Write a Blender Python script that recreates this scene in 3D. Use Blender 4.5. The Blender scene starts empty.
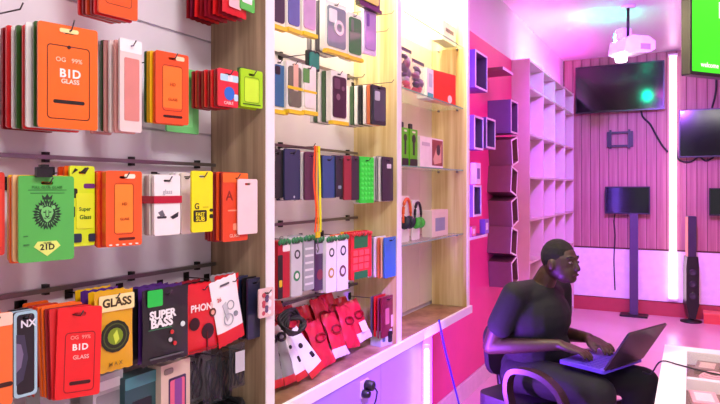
import bpy, bmesh, math, random
from mathutils import Vector, Matrix
from mathutils.geometry import tessellate_polygon
random.seed(7)
PI = math.pi
SC = bpy.context.scene
COL = SC.collection

# ------------------------------------------------------------------ camera
F, HX, HY = 620.0, 692.0, 188.0          # focal length (px), vanishing point of the long wall
H = 1.5                                   # eye height
YAW = math.atan2(HX - 360.0, F)
cs, sn = math.cos(YAW), math.sin(YAW)
cam = bpy.data.cameras.new('camera')
cam.sensor_width = 36.0
cam.lens = F / 720.0 * 36.0
cam.shift_y = -(202.0 - HY) / 720.0
cam.clip_start = 0.02
camo = bpy.data.objects.new('camera', cam)
camo.location = (0, 0, H)
camo.rotation_euler = (PI / 2, 0, YAW)
COL.objects.link(camo)
SC.camera = camo
# ------------------------------------------------------------------ view and world
SC.view_settings.view_transform = 'Standard'
SC.view_settings.look = 'None'
SC.view_settings.exposure = 0.2
SC.view_settings.gamma = 1.0
SC.view_settings.use_curve_mapping = False
w = bpy.data.worlds.new('world'); SC.world = w
w.use_nodes = True
w.node_tree.nodes['Background'].inputs[0].default_value = (1.0, 0.99, 1.0, 1)
w.node_tree.nodes['Background'].inputs[1].default_value = 0.6    # daylight through the open shop front

W0 = -1.43       # long wall face
FR = -1.20       # front of the bay dividers
YB = 8.1         # back wall
ZC = 3.1         # ceiling
XR = 3.2         # right wall
YF = -1.6        # shop front (open)

def ray(px, py):
    xc, vc = (px - 360.0) / F, (HY - py) / F
    return (cs * xc - sn, sn * xc + cs, vc)
def atX(px, py, X):
    d = ray(px, py); t = X / d[0]
    return Vector((X, d[1] * t, H + d[2] * t))
def atY(px, py, Y):
    d = ray(px, py); t = Y / d[1]
    return Vector((d[0] * t, Y, H + d[2] * t))
def atZ(px, py, Z):
    d = ray(px, py); t = (Z - H) / d[2]
    return Vector((d[0] * t, d[1] * t, Z))
def depth(p):
    return -sn * p[0] + cs * p[1]

# ------------------------------------------------------------------ materials
def lin(c):
    return c / 12.92 if c <= 0.04045 else ((c + 0.055) / 1.055) ** 2.4
def hexc(h):
    h = h.lstrip('#')
    return tuple(lin(int(h[i:i + 2], 16) / 255.0) for i in (0, 2, 4)) + (1,)
MATS = {}
def mat(col, rough=0.45, metal=0.0, noise=0.06, scale=14.0, emit=0.0, coat=0.0, alpha=1.0, trans=0.0, bump=0.0, spec=None):
    key = (col, rough, metal, noise, scale, emit, coat, alpha, trans, bump, spec)
    if key in MATS: return MATS[key]
    m = bpy.data.materials.new('mat_' + col.strip('#'))
    m.use_nodes = True
    nt = m.node_tree; b = nt.nodes['Principled BSDF']
    c = hexc(col)
    if noise > 0:
        tc = nt.nodes.new('ShaderNodeTexCoord')
        n = nt.nodes.new('ShaderNodeTexNoise'); n.inputs['Scale'].default_value = scale
        n.inputs['Detail'].default_value = 3
        nt.links.new(tc.outputs['Object'], n.inputs['Vector'])
        mx = nt.nodes.new('ShaderNodeMix'); mx.data_type = 'RGBA'
        mx.inputs[6].default_value = tuple(v * (1 - noise * 2) for v in c[:3]) + (1,)
        mx.inputs[7].default_value = tuple(min(1, v * (1 + noise * 2)) for v in c[:3]) + (1,)
        nt.links.new(n.outputs['Fac'], mx.inputs[0])
        nt.links.new(mx.outputs[2], b.inputs['Base Color'])
        if bump > 0:
            bp = nt.nodes.new('ShaderNodeBump'); bp.inputs['Strength'].default_value = bump
            bp.inputs['Distance'].default_value = 0.004
            nt.links.new(n.outputs['Fac'], bp.inputs['Height'])
            nt.links.new(bp.outputs['Normal'], b.inputs['Normal'])
    else:
        b.inputs['Base Color'].default_value = c
    b.inputs['Roughness'].default_value = rough
    b.inputs['Metallic'].default_value = metal
    if coat: b.inputs['Coat Weight'].default_value = coat
    if spec is not None: b.inputs['Specular IOR Level'].default_value = spec
    if alpha < 1: b.inputs['Alpha'].default_value = alpha
    if trans: b.inputs['Transmission Weight'].default_value = trans
    if emit:
        b.inputs['Emission Color'].default_value = c
        b.inputs['Emission Strength'].default_value = emit
    MATS[key] = m
    return m
def grain(name, c1, c2, axis='X', scale=9.0, rough=0.5, stretch=0.04):
    """wood laminate: bands running along z"""
    m = bpy.data.materials.new(name); m.use_nodes = True
    nt = m.node_tree; b = nt.nodes['Principled BSDF']
    tc = nt.nodes.new('ShaderNodeTexCoord'); mp = nt.nodes.new('ShaderNodeMapping')
    mp.inputs['Scale'].default_value = (1, 1, stretch)
    nt.links.new(tc.outputs['Object'], mp.inputs['Vector'])
    n = nt.nodes.new('ShaderNodeTexNoise'); n.inputs['Scale'].default_value = scale * 2.2
    n.inputs['Detail'].default_value = 5; n.inputs['Distortion'].default_value = 0.4
    nt.links.new(mp.outputs[0], n.inputs['Vector'])
    n2 = nt.nodes.new('ShaderNodeTexNoise'); n2.inputs['Scale'].default_value = scale * 9
    nt.links.new(mp.outputs[0], n2.inputs['Vector'])
    ad = nt.nodes.new('ShaderNodeMath'); ad.operation = 'MULTIPLY_ADD'
    ad.inputs[1].default_value = 0.35
    nt.links.new(n2.outputs['Fac'], ad.inputs[0]); nt.links.new(n.outputs['Fac'], ad.inputs[2])
    r = nt.nodes.new('ShaderNodeValToRGB')
    r.color_ramp.elements[0].position = 0.45; r.color_ramp.elements[0].color = hexc(c1)
    r.color_ramp.elements[1].position = 0.9; r.color_ramp.elements[1].color = hexc(c2)
    nt.links.new(ad.outputs[0], r.inputs[0]); nt.links.new(r.outputs[0], b.inputs['Base Color'])
    b.inputs['Roughness'].default_value = rough
    return m
def glass(name, tint='#e8f4f0', alpha=0.18, rough=0.05):
    m = bpy.data.materials.new(name); m.use_nodes = True
    nt = m.node_tree; b = nt.nodes['Principled BSDF']
    b.inputs['Base Color'].default_value = hexc(tint)
    b.inputs['Roughness'].default_value = rough
    b.inputs['Alpha'].default_value = alpha
    return m
M_WALL = mat('#e4dee6', 0.55, noise=0.03, scale=3)
M_WHITE = mat('#f4f2f3', 0.4, noise=0.02, scale=5)
M_CEIL = mat('#f3eef2', 0.35, noise=0.02, scale=3)
M_WOOD1 = grain('wood_laminate', '#735942', '#b89c7e')
M_WOOD_LIT = grain('lit_wood_laminate', '#c4a05c', '#f2e0ac', scale=8)  # same laminate, the bay lamps' bright warm light put into its colour
M_PANEL = grain('wall_plank_wood', '#94565a', '#c08888', scale=7)
M_TOP = grain('counter_wood', '#7d5d3c', '#b8966a', scale=5, rough=0.35)
M_STEEL = mat('#8a8688', 0.3, 0.9, noise=0.03)
M_WIRE = mat('#5a5557', 0.3, 0.9, noise=0.0)
M_BLACK = mat('#141316', 0.4, noise=0.05)
M_RUB = mat('#1d1b20', 0.6, noise=0.05)
M_CLEAR = glass('clear_plastic', '#ffffff', 0.22, 0.12)
M_GLASS = glass('shelf_glass', '#bfe0d2', 0.30, 0.03)
M_SCREEN = mat('#0a090f', 0.11, noise=0.0, spec=0.5)
M_TGLASS = glass('table_glass', '#f0d8d4', 0.10, 0.04)

# ------------------------------------------------------------------ mesh builder
class MB:
    def __init__(s): s.v = []; s.f = []; s.m = []; s.sm = []
    def add(s, vs, fs, mi=0, T=None, smooth=False):
        o = len(s.v)
        for p in vs:
            p = Vector(p)
            s.v.append(tuple(T @ p) if T is not None else tuple(p))
        for f in fs:
            s.f.append([i + o for i in f]); s.m.append(mi); s.sm.append(smooth)
        return s
    def box(s, x0, x1, y0, y1, z0, z1, mi=0, T=None):
        vs = [(x, y, z) for x in (x0, x1) for y in (y0, y1) for z in (z0, z1)]
        fs = [(0, 1, 3, 2), (4, 6, 7, 5), (0, 4, 5, 1), (2, 3, 7, 6), (0, 2, 6, 4), (1, 5, 7, 3)]
        return s.add(vs, fs, mi, T)
    def poly(s, pts, y0, y1, mi=0, holes=(), T=None, back=True):
        """outline in x,z extruded from y0 (front) to y1"""
        loops = [list(pts)] + [list(h) for h in holes]
        tri = tessellate_polygon([[Vector((x, z, 0)) for x, z in L] for L in loops])
        flat = [p for L in loops for p in L]; n = len(flat)
        vs = [(x, y0, z) for x, z in flat] + [(x, y1, z) for x, z in flat]
        fs = []
        for a, b, c in tri:
            ax, az = flat[a]; bx, bz = flat[b]; cx, cz = flat[c]
            if (bx - ax) * (cz - az) - (bz - az) * (cx - ax) < 0: b, c = c, b
            fs.append((a, b, c))
            if back: fs.append((a + n, c + n, b + n))
        o = 0
        for L in loops:
            k = len(L)
            ar = sum(L[i][0] * L[(i + 1) % k][1] - L[(i + 1) % k][0] * L[i][1] for i in range(k))
            first = (o == 0)
            for i in range(k):
                j = (i + 1) % k
                q = (o + i, o + i + n, o + j + n, o + j)
                if (ar > 0) != first: q = q[::-1]
                fs.append(q)
            o += k
        return s.add(vs, fs, mi, T)
    def tube(s, pts, r, mi=0, n=6, T=None, cap=True):
        P = [Vector(p) for p in pts]; vs = []; fs = []
        up = Vector((0, 0, 1))
        for i, p in enumerate(P):
            a = P[max(i - 1, 0)]; b = P[min(i + 1, len(P) - 1)]
            t = (b - a).normalized() if (b - a).length > 1e-9 else up
            u = t.cross(up) if abs(t.dot(up)) < 0.95 else t.cross(Vector((1, 0, 0)))
            u.normalize(); v = t.cross(u)
            rr = r[i] if isinstance(r, (list, tuple)) else r
            for k in range(n):
                q = 2 * PI * k / n
                vs.append(p + u * (rr * math.cos(q)) + v * (rr * math.sin(q)))
        for i in range(len(P) - 1):
            for k in range(n):
                a = i * n + k; b = i * n + (k + 1) % n
                fs.append((a, b, b + n, a + n))
        if cap:
            fs.append(tuple(range(n))[::-1]); fs.append(tuple(range((len(P) - 1) * n, len(P) * n)))
        return s.add(vs, fs, mi, T, True)
    def lathe(s, prof, mi=0, n=16, T=None, smooth=True):
        vs = []; fs = []
        for r, z in prof:
            for k in range(n):
                q = 2 * PI * k / n; vs.append((r * math.cos(q), r * math.sin(q), z))
        for i in range(len(prof) - 1):
            for k in range(n):
                a = i * n + k; b = i * n + (k + 1) % n
                fs.append((a, b, b + n, a + n))
        fs.append(tuple(range(n))[::-1]); fs.append(tuple(range((len(prof) - 1) * n, len(prof) * n)))
        return s.add(vs, fs, mi, T, smooth)
    def ball(s, c, r, mi=0, n=12, T=None):
        rx, ry, rz = r if isinstance(r, (list, tuple)) else (r, r, r)
        vs = []; fs = []; m = n // 2
        for i in range(m + 1):
            th = PI * i / m
            for k in range(n):
                q = 2 * PI * k / n
                vs.append((c[0] + rx * math.sin(th) * math.cos(q), c[1] + ry * math.sin(th) * math.sin(q), c[2] - rz * math.cos(th)))
        for i in range(m):
            for k in range(n):
                a = i * n + k; b = i * n + (k + 1) % n
                fs.append((a, b, b + n, a + n))
        return s.add(vs, fs, mi, T, True)
    def mesh(s, name, mats):
        me = bpy.data.meshes.new(name)
        me.from_pydata(s.v, [], s.f)
        for m in (mats if isinstance(mats, (list, tuple)) else [mats]): me.materials.append(m)
        me.polygons.foreach_set('material_index', s.m)
        me.polygons.foreach_set('use_smooth', s.sm)
        me.update()
        return me
    def build(s, name, mats, parent=None, loc=(0, 0, 0), rot=(0, 0, 0)):
        o = bpy.data.objects.new(name, s.mesh(name, mats))
        COL.objects.link(o); o.location = loc; o.rotation_euler = rot
        if parent: o.parent = parent
        return o
def tag(o, label, cat, group=None, kind=None):
    if label: o['label'] = label
    if cat: o['category'] = cat
    if group: o['group'] = group
    if kind: o['kind'] = kind
    return o
def empty(name, loc=(0, 0, 0), rot=(0, 0, 0)):
    o = bpy.data.objects.new(name, None); COL.objects.link(o)
    o.empty_display_size = 0.05
    o.location = loc; o.rotation_euler = rot
    return o
def linkmesh(name, me, parent=None, loc=(0, 0, 0), rot=(0, 0, 0)):
    o = bpy.data.objects.new(name, me); COL.objects.link(o)
    o.location = loc; o.rotation_euler = rot
    if parent: o.parent = parent
    return o
def struct(o):
    o['kind'] = 'structure'; return o
def rrect(w, h, r, x0=0.0, z0=0.0, n=4):
    """rounded rectangle centred on x0, bottom z0"""
    r = min(r, w / 2 - 1e-5, h / 2 - 1e-5); pts = []
    for cx, cz, a0 in ((w / 2 - r, r, -PI / 2), (w / 2 - r, h - r, 0), (-w / 2 + r, h - r, PI / 2), (-w / 2 + r, r, PI)):
        for k in range(n + 1):
            a = a0 + PI / 2 * k / n
            pts.append((x0 + cx + r * math.cos(a), z0 + cz + r * math.sin(a)))
    return pts
def circ(cx, cz, r, n=14, rz=None):
    rz = rz or r
    return [(cx + r * math.cos(2 * PI * k / n), cz + rz * math.sin(2 * PI * k / n)) for k in range(n)]
TXT = {}
def text_mesh(s, size, m, bold=0.012):
    key = (s, round(size, 4), m.name, bold)
    if key in TXT: return TXT[key]
    cu = bpy.data.curves.new('txt', 'FONT'); cu.body = s; cu.size = size
    cu.align_x = 'CENTER'; cu.align_y = 'CENTER'; cu.offset = bold * size; cu.extrude = 0.0002; cu.resolution_u = 3
    o = bpy.data.objects.new('txt', cu); COL.objects.link(o)
    bpy.context.view_layer.update()
    me = bpy.data.meshes.new_from_object(o.evaluated_get(bpy.context.evaluated_depsgraph_get()))
    bpy.data.objects.remove(o); bpy.data.curves.remove(cu)
    me.materials.clear(); me.materials.append(m); me.name = 'lettering'
    TXT[key] = me
    return me
def letters(s, size, m, parent, x, y, z, bold=0.012, sx=1.0, roll=0.0, name='lettering'):
    o = linkmesh(name, text_mesh(s, size, m, bold), parent, (x, y, z), (PI / 2, roll, 0))
    o.scale = (sx, 1, 1)
    return o
# ================================================================== room shell
M_FLOOR = mat('#e6b9c4', 0.22, noise=0.04, scale=2.5)
struct(MB().box(-1.6, XR + .1, YF, YB + .1, -0.08, 0).build('floor', M_FLOOR))
struct(MB().box(-1.6, XR + .1, YF, YB + .1, ZC, ZC + .1).build('ceiling', M_CEIL))
wl = struct(MB().box(W0 - .15, W0 - .012, YF, YB, 0, ZC).build('wall_left', M_WALL))
struct(MB().box(XR, XR + .1, YF, YB, 0, ZC).build('wall_right', M_WALL))
wb = struct(MB().box(-1.6, XR, YB + .012, YB + .1, 0, ZC).build('wall_back', mat('#5a2c26', 0.6)))
# dividers between the display bays
def Yof(px, X): return atX(px, HY, X).y
D1, D2, D3 = Yof(266.3, FR), Yof(397.5, FR), Yof(467.2, FR)
TH = 0.045
ZK = .78          # counter height
D0 = D1 - (D2 - D1)
ZT = 2.8
names = ['divider left of the near bay of orange glass packs', 'wood divider panel with white front edge right of the orange glass packs',
         'wood divider panel with white front edge between phone cases and glass shelves', 'brightly lit wood divider panel with white edge beside the red wall']
for i, y in enumerate((D0, D1, D2, D3)):
    e = empty('divider_panel', (0, y, 0)); zb_ = 0 if i < 3 else ZK - .042
    tag(e, names[i] if i else 'wood divider panel at the near end of the display wall', 'partition', 'bay dividers')
    MB().box(W0, FR - .004, 0.0, TH, zb_, ZT).build('panel', M_WOOD1 if i < 2 else M_WOOD_LIT, e)
    MB().box(FR - .004, FR, 0.0, TH, zb_, ZT).build('front_trim', M_WHITE, e)
# boards of the slat wall (each one a piece)
G1 = [.80, 1.03, 1.247, 1.577, 1.677, 1.99, 2.32, 2.8]
G2 = [.80, 1.045, 1.36, 1.666, 2.02, 2.3, 2.55, 2.8]
def boards(y0, y1, gs, m):
    for a, b in zip(gs[:-1], gs[1:]):
        g = .004
        MB().box(W0 - .012, W0, y0 + .001, y1 - .001, a + g, b - g).build('slat_board', m, wl)
boards(D0 + TH, D1, G1, M_WALL)
boards(D1 + TH, D2, G2, mat('#efe8e4', 0.5, noise=0.03, scale=3))
for k in range(5):
    a = D2 + TH + (D3 - D2 - TH) * k / 5; b = D2 + TH + (D3 - D2 - TH) * (k + 1) / 5
    MB().box(W0 - .012, W0, a + .0008, b - .0008, .8, 2.8).build('back_board', mat('#e2d6c2', .5, noise=.04, scale=6), wl)
# red wall stretch with skirting board
YG0 = Yof(511.5, W0)
M_RED = mat('#ea4090', 0.5, noise=0.05, scale=4)
MB().box(W0 - .012, W0, D3 + TH, YG0, .13, 2.65).build('painted_panel', M_RED, wl)
MB().box(W0 - .012, W0, D3 + TH, YG0, 2.65, ZC).build('painted_panel', M_WALL, wl)
struct(MB().box(W0 - .012, W0 + .012, D1, YG0, 0, .125).build('baseboard_left', mat('#e3cfd8', 0.4)))
MB().box(W0 - .012, W0, D1, D3 + TH, .13, .74).build('painted_panel', M_RED, wl)
MB().box(W0 - .012, W0, YG0, YB, .0, ZC).build('painted_panel', M_WALL, wl)
# crossbars on the slat wall
def rail(y0, y1, z, label):
    e = empty('display_rail', (W0, (y0 + y1) / 2, z)); L = (y1 - y0) / 2 - .004
    MB().box(.016, .024, -L, L, -.006, .005).build('bar', M_STEEL, e)
    for k in range(4):
        yy = -L * .85 + L * 1.7 * k / 3
        MB().box(0, .016, yy - .006, yy + .006, -.013, .013).build('bracket', M_BLACK, e)
    tag(e, label, 'rail', 'crossbars on the slat wall')
rail(D0 + TH, D1, 1.577, 'steel crossbar above the green lion pack row')
rail(D0 + TH, D1, 1.247, 'steel crossbar above the red and gold pouch row')
rail(D1 + TH, D2, 2.02, 'steel crossbar above the middle bay lower phone cases')
rail(D1 + TH, D2, 1.666, 'steel crossbar above the row with the neon green case')
rail(D1 + TH, D2, 1.36, 'steel crossbar above the green topped earphone boxes')
rail(D1 + TH, D2, 1.045, 'steel crossbar above the heap of red cable packs')
# back wall planks
n = 44; dx = (XR + 1.42) / n
pm = MB().box(0, dx - .006, -.012, .0, 0, ZC - .78).mesh('plank', M_PANEL)
for k in range(n): linkmesh('plank', pm, wb, (W0 + .012 + k * dx, YB + .012, .78))
struct(MB().box(W0, XR, YB - .012, YB + .012, .17, .76).build('trim_1', mat('#efe6f2', 0.45)))
struct(MB().box(W0, XR, YB - .02, YB + .012, 0, .16).build('baseboard_back', mat('#b0424a', 0.5)))

# ------------------------------------------------------------------ counter below the bays
ZK = .78
YE = Yof(430, FR)
ct = empty('display_counter', (W0, (D0 + D3) / 2, 0))
tag(ct, 'long wooden counter with pale front edge under the display bays', 'counter')
def inC(mb, name, m): return mb.build(name, m, ct, (-W0, -(D0 + D3) / 2, 0))
for a, b in ((D0 + TH, D1), (D1 + TH, D2), (D2 + TH, D3)):
    inC(MB().box(W0, FR - .004, a + .001, b - .001, ZK - .03, ZK), 'top_board', M_TOP)
inC(MB().box(FR + .001, FR + .018, D0, D3 + TH, ZK - .04, ZK + .004), 'front_edge', M_WHITE)
for k in range(4):
    a = D0 + (YE - D0) * k / 4; b = D0 + (YE - D0) * (k + 1) / 4
    inC(MB().box(FR + .0005, FR + .012, a + .002, b - .002, .06, ZK - .042), 'front_panel', mat('#a98ce0', .4, noise=.02))  # violet light on the white front put into the panel colour
inC(MB().box(FR - .2, FR + .006, D0, YE, 0, .058), 'plinth', mat('#4a4450', 0.5))

# ================================================================== lamps of the shop and unseen ones added for light
def area(name, parent, loc, rot, sx, sy, power, col):
    L = bpy.data.lights.new(name, 'AREA'); L.shape = 'RECTANGLE'; L.size = sx; L.size_y = sy
    L.energy = power; L.color = col
    o = bpy.data.objects.new(name, L); COL.objects.link(o); o.location = loc; o.rotation_euler = rot
    o.parent = parent
    return o
def added_ceiling_panel(x, y, sx, sy, power, col, hexcol, label):  # unseen panels added above the view to light and tint the room
    e = empty('added_ceiling_light', (x, y, ZC)); tag(e, label, 'light', 'added ceiling panels')
    fr = MB()
    fr.poly([(-sx / 2, -sy / 2), (sx / 2, -sy / 2), (sx / 2, sy / 2), (-sx / 2, sy / 2)], 0, .03,
            holes=[[(-sx / 2 + .02, -sy / 2 + .02), (sx / 2 - .02, -sy / 2 + .02), (sx / 2 - .02, sy / 2 - .02), (-sx / 2 + .02, sy / 2 - .02)]],
            T=Matrix(((1, 0, 0, 0), (0, 0, 1, 0), (0, -1, 0, 0), (0, 0, 0, 1))))
    fr.build('frame', M_WHITE, e)
    MB().box(-sx / 2 + .02, sx / 2 - .02, -sy / 2 + .02, sy / 2 - .02, -.012, -.004).build('diffuser', mat(hexcol, 0.5, noise=0, emit=3.0), e)
    area('panel_light', e, (0, 0, -.035), (0, 0, 0), sx - .04, sy - .04, power, col)
added_ceiling_panel(0.35, 0.7, .6, 1.2, 44, (1, .985, .95), '#fff4f4', 'added white ceiling panel light over the near display bay')
added_ceiling_panel(0.2, 2.6, .6, 1.2, 5, (1, .95, .92), '#fff0f6', 'added white ceiling panel light over the seated person')
added_ceiling_panel(-.35, 4.35, .5, 1.0, 18, (1, .07, .85), '#ff58c8', 'added magenta ceiling panel light by the red wall')
added_ceiling_panel(1.6, 4.6, .5, 1.0, 5, (1, .25, .70), '#ff80c8', 'added pink ceiling panel light right of the projector')
added_ceiling_panel(2.0, 6.8, .5, 1.0, 7, (1, .28, .28), '#ff7090', 'added rose ceiling panel light before the back wall screens')
def bay_strip(y0, y1, power, col, label):
    e = empty('led_strip', (FR - .05, (y0 + y1) / 2, ZT - .03)); tag(e, label, 'light', 'strip lamps at the bay tops')
    L = (y1 - y0)
    MB().box(-.02, .02, -L / 2 + .02, L / 2 - .02, 0, .03).build('housing', M_WHITE, e)
    MB().box(-.015, .015, -L / 2 + .03, L / 2 - .03, -.008, 0).build('diffuser', mat('#fff6e0', 0.5, noise=0, emit=4), e)
    area('strip_light', e, (0, 0, -.015), (0, math.radians(6), 0), .03, L - .08, power, col)
for a, b, nm in ((D0 + TH, D1, 'near'), (D1 + TH, D2, 'phone case'), (D2 + TH, D3, 'glass shelf')):
    o = MB().box(W0, FR, a, b, ZT, ZT + .03).build('top_board', M_WHITE, None)
    o.name = 'bay_top_board'; tag(o, 'white board closing the top of the %s bay' % nm, 'board', 'bay top boards')
bay_strip(D0 + TH, D1, 2, (1, .92, .86), 'strip lamp at the top of the near bay')
bay_strip(D1 + TH, D2, 17, (1, .92, .70), 'strip lamp at the top of the phone case bay')
bay_strip(D2 + TH, D3, 26, (1, .90, .58), 'strip lamp at the top of the glass shelf bay')
# vertical tubes
def tube_lamp(p0, z0, z1, r, power, col, hexcol, strength, label, nrm, group=None):
    e = empty('led_tube', (p0[0], p0[1], z0)); tag(e, label, 'light', group)
    h = z1 - z0
    for zz in (0, h - .02): MB().box(-r * .9, r * .9, -r * .9, r * .9, zz, zz + .02).build('end_cap', M_WHITE, e)
    MB().tube([(0, 0, .02), (0, 0, h - .02)], r * .75, n=10).build('tube', mat(hexcol, 0.5, noise=0, emit=strength), e)
    a = math.atan2(nrm[1], nrm[0])
    area('tube_light', e, (nrm[0] * r * 1.6, nrm[1] * r * 1.6, h / 2), (PI / 2, 0, a - PI / 2), r * 1.5, h - .06, power, col)
    return e
p = atX(427, 380, FR + .05)
t1 = tube_lamp((p.x, p.y), .25, ZK - .05, .012, 24, (.34, .06, 1), '#e6d4ff', 8, 'thin bright vertical tube lamp below the counter end', (.35, .94))
q = Vector((.0, 0, 0))
MB().tube([(0, 0, .0), (.0, .07, .03), (.0, .16, .06)], .008).build('foot_bracket', M_WHITE, t1)
MB().tube([(0, 0, 0), (0, 0, -.25)], .006).build('stem', M_WHITE, t1)
p = atY(673, 150, YB - .03)
tube_lamp((p.x, p.y - .01), .2, 3.05, .055, 2, (1, .5, .75), '#ffe2f4', 2.2, 'tall glowing vertical tube lamp on the back wall', (0, -1))
# blue violet tube on the far face of the last divider, lighting the cube shelves
tube_lamp((FR - .03, D3 + TH + .0105), .95, 2.45, .012, 9, (.22, .08, 1), '#8a6cff', 9, 'blue violet tube lamp on the divider facing the cube shelves', (-.15, 1))
# magenta strip added on top of the grid shelf to light wall and ceiling
e = empty('led_strip', (W0 + .09, YG0 + 1.17, 2.652)); tag(e, 'added magenta strip lamp lying on top of the white grid shelf', 'light')
MB().box(-.02, .02, -1.1, 1.1, 0, .012).build('housing', M_WHITE, e)
MB().box(-.012, .012, -1.09, 1.09, .012, .016).build('diffuser', mat('#ff5ad8', .5, noise=0, emit=3), e)
area('strip_light', e, (.02, 0, .022), (PI, math.radians(-35), 0), .03, 2.1, 12, (1, .06, .85))
# ================================================================== hanging packs
ORD = ['front', 'second', 'third', 'fourth', 'fifth', 'sixth', 'seventh', 'eighth', 'ninth', 'tenth', 'eleventh']
def place(pl, pr, yt, yb, d, a):
    """pixel box of a front face on a hook that reaches d from the wall, turned by a degrees -> base centre, width, height, heading"""
    th = PI / 2 - math.radians(a)
    u = Vector((math.cos(th), math.sin(th)))
    c = atX((pl + pr) / 2, HY, W0 + d)
    def hit(px):
        r = ray(px, HY)
        # c + u*s = r*t
        det = u.x * (-r[1]) + r[0] * u.y
        return (-c.x * (-r[1]) - r[0] * c.y) / det if False else ((c.x * r[1] - c.y * r[0]) / (r[0] * u.y - r[1] * u.x))
    s0, s1 = hit(pl), hit(pr)
    m = Vector((c.x + u.x * (s0 + s1) / 2, c.y + u.y * (s0 + s1) / 2))
    z = depth(m)
    zt, zb = H + (HY - yt) / F * z, H + (HY - yb) / F * z
    return m, abs(s1 - s0), zt - zb, zb, th
SLOT = .016
def card_mesh(w, h, t, m, r=.006, slot=True, mi=None):
    mb = MB()
    holes = []
    if slot: holes = [rrect(min(.026, w * .3), .007, .003, 0, h - SLOT - .0035, 2)]
    mb.poly(rrect(w, h, r, 0, 0, 3), -t / 2, t / 2, holes=holes)
    return mb.mesh('card', m)
def pouch_mesh(w, h, t, m, m2=None, split=0.0, nx=9, nz=14, seed=0, crumple=.0012):
    rnd = random.Random(seed); vs = []; fs = []; mi = []
    for side in (-1, 1):
        for j in range(nz + 1):
            for i in range(nx + 1):
                u = -1 + 2 * i / nx; v = j / nz
                e = max(0, 1 - abs(u) ** 3) * max(0, min(1, v / .18) * min(1, (1 - v) / .22)) ** .7
                wob = crumple * (math.sin(9 * v + 3 * u + seed) + (0 if crumple < .002 else math.sin(17 * v - 7 * u + seed * 2) * .6)) * (1 - abs(u) * .5)
                vs.append((u * w / 2 * (1 - .02 * math.sin(PI * v)), side * (t / 2 * e + .0007) + wob, v * h + (.0025 * (i % 2) if j in (0, nz) else 0)))
    N = (nx + 1) * (nz + 1)
    for j in range(nz):
        for i in range(nx):
            a = j * (nx + 1) + i; q = (a, a + 1, a + nx + 2, a + nx + 1)
            fs.append(q); fs.append(tuple(x + N for x in q[::-1]))
            k = 1 if (split and (j + .5) / nz < split) else 0
            mi += [k, k]
    me = bpy.data.meshes.new('pouch'); me.from_pydata(vs, [], fs)
    me.materials.append(m)
    if m2: me.materials.append(m2)
    me.polygons.foreach_set('material_index', mi); me.polygons.foreach_set('use_smooth', [True] * len(fs)); me.update()
    return me
def hook(p, y, z, length, label, rise=0.0):
    e = empty('display_hook', (W0, y, z))
    MB().box(.0005, .004, -.011, .011, -.016, .016).build('plate', M_BLACK, e)
    pts = [(.003, 0, 0), (length * .6, 0, rise * .4), (length - .006, 0, rise * .8), (length + .004, 0, rise + .012)]
    MB().tube(pts, .0018, n=6).build('prong', M_WIRE, e)
    tag(e, label, 'hook', 'wire hooks on the slat wall')
    return e
def printing(e, w, h, t, prints):
    """flat print on the face of a pack; y runs towards the viewer as negative"""
    lay = 0
    for pr in prints:
        k = pr[0]; y1 = -t / 2; y0 = y1 - .0005 - .0003 * lay; lay += 1
        if k == 'rect':      # u0,u1,v0,v1,col
            _, u0, u1, v0, v1, c = pr[:6]; name = pr[6] if len(pr) > 6 else 'printed_panel'
            MB().poly(rrect((u1 - u0) * w, (v1 - v0) * h, .004, (u0 + u1) / 2 * w, v0 * h, 3), y0, y1).build(name, mat(c, .4), e)
        elif k == 'frame':   # outline
            _, u0, u1, v0, v1, c, g = pr[:7]
            o = rrect((u1 - u0) * w, (v1 - v0) * h, .008, (u0 + u1) / 2 * w, v0 * h, 3)
            i = rrect((u1 - u0) * w - 2 * g, (v1 - v0) * h - 2 * g, .007, (u0 + u1) / 2 * w, v0 * h + g, 3)
            MB().poly(o, y0, y1, holes=[i]).build('phone_outline', mat(c, .4), e)
        elif k == 'disc':
            _, u, v, r, c = pr[:5]; name = pr[5] if len(pr) > 5 else 'printed_disc'
            MB().poly(circ(u * w, v * h, r * w), y0, y1).build(name, mat(c, .4), e)
        elif k == 'ring':
            _, u, v, r, g, c = pr[:6]
            MB().poly(circ(u * w, v * h, r * w, 20), y0, y1, holes=[circ(u * w, v * h, (r - g) * w, 20)]).build('printed_ring', mat(c, .4), e)
        elif k == 'poly':
            _, pts, c = pr[:3]; name = pr[3] if len(pr) > 3 else 'printed_shape'
            MB().poly([(x * w, z * h) for x, z in pts], y0, y1).build(name, mat(c, .4), e)
        elif k == 'text':    # string,u,v,size(frac of w),col
            _, s, u, v, sz, c = pr[:6]; b = pr[6] if len(pr) > 6 else .012
            letters(s, sz * w, mat(c, .4), e, u * w, y0, v * h, b)
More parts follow.
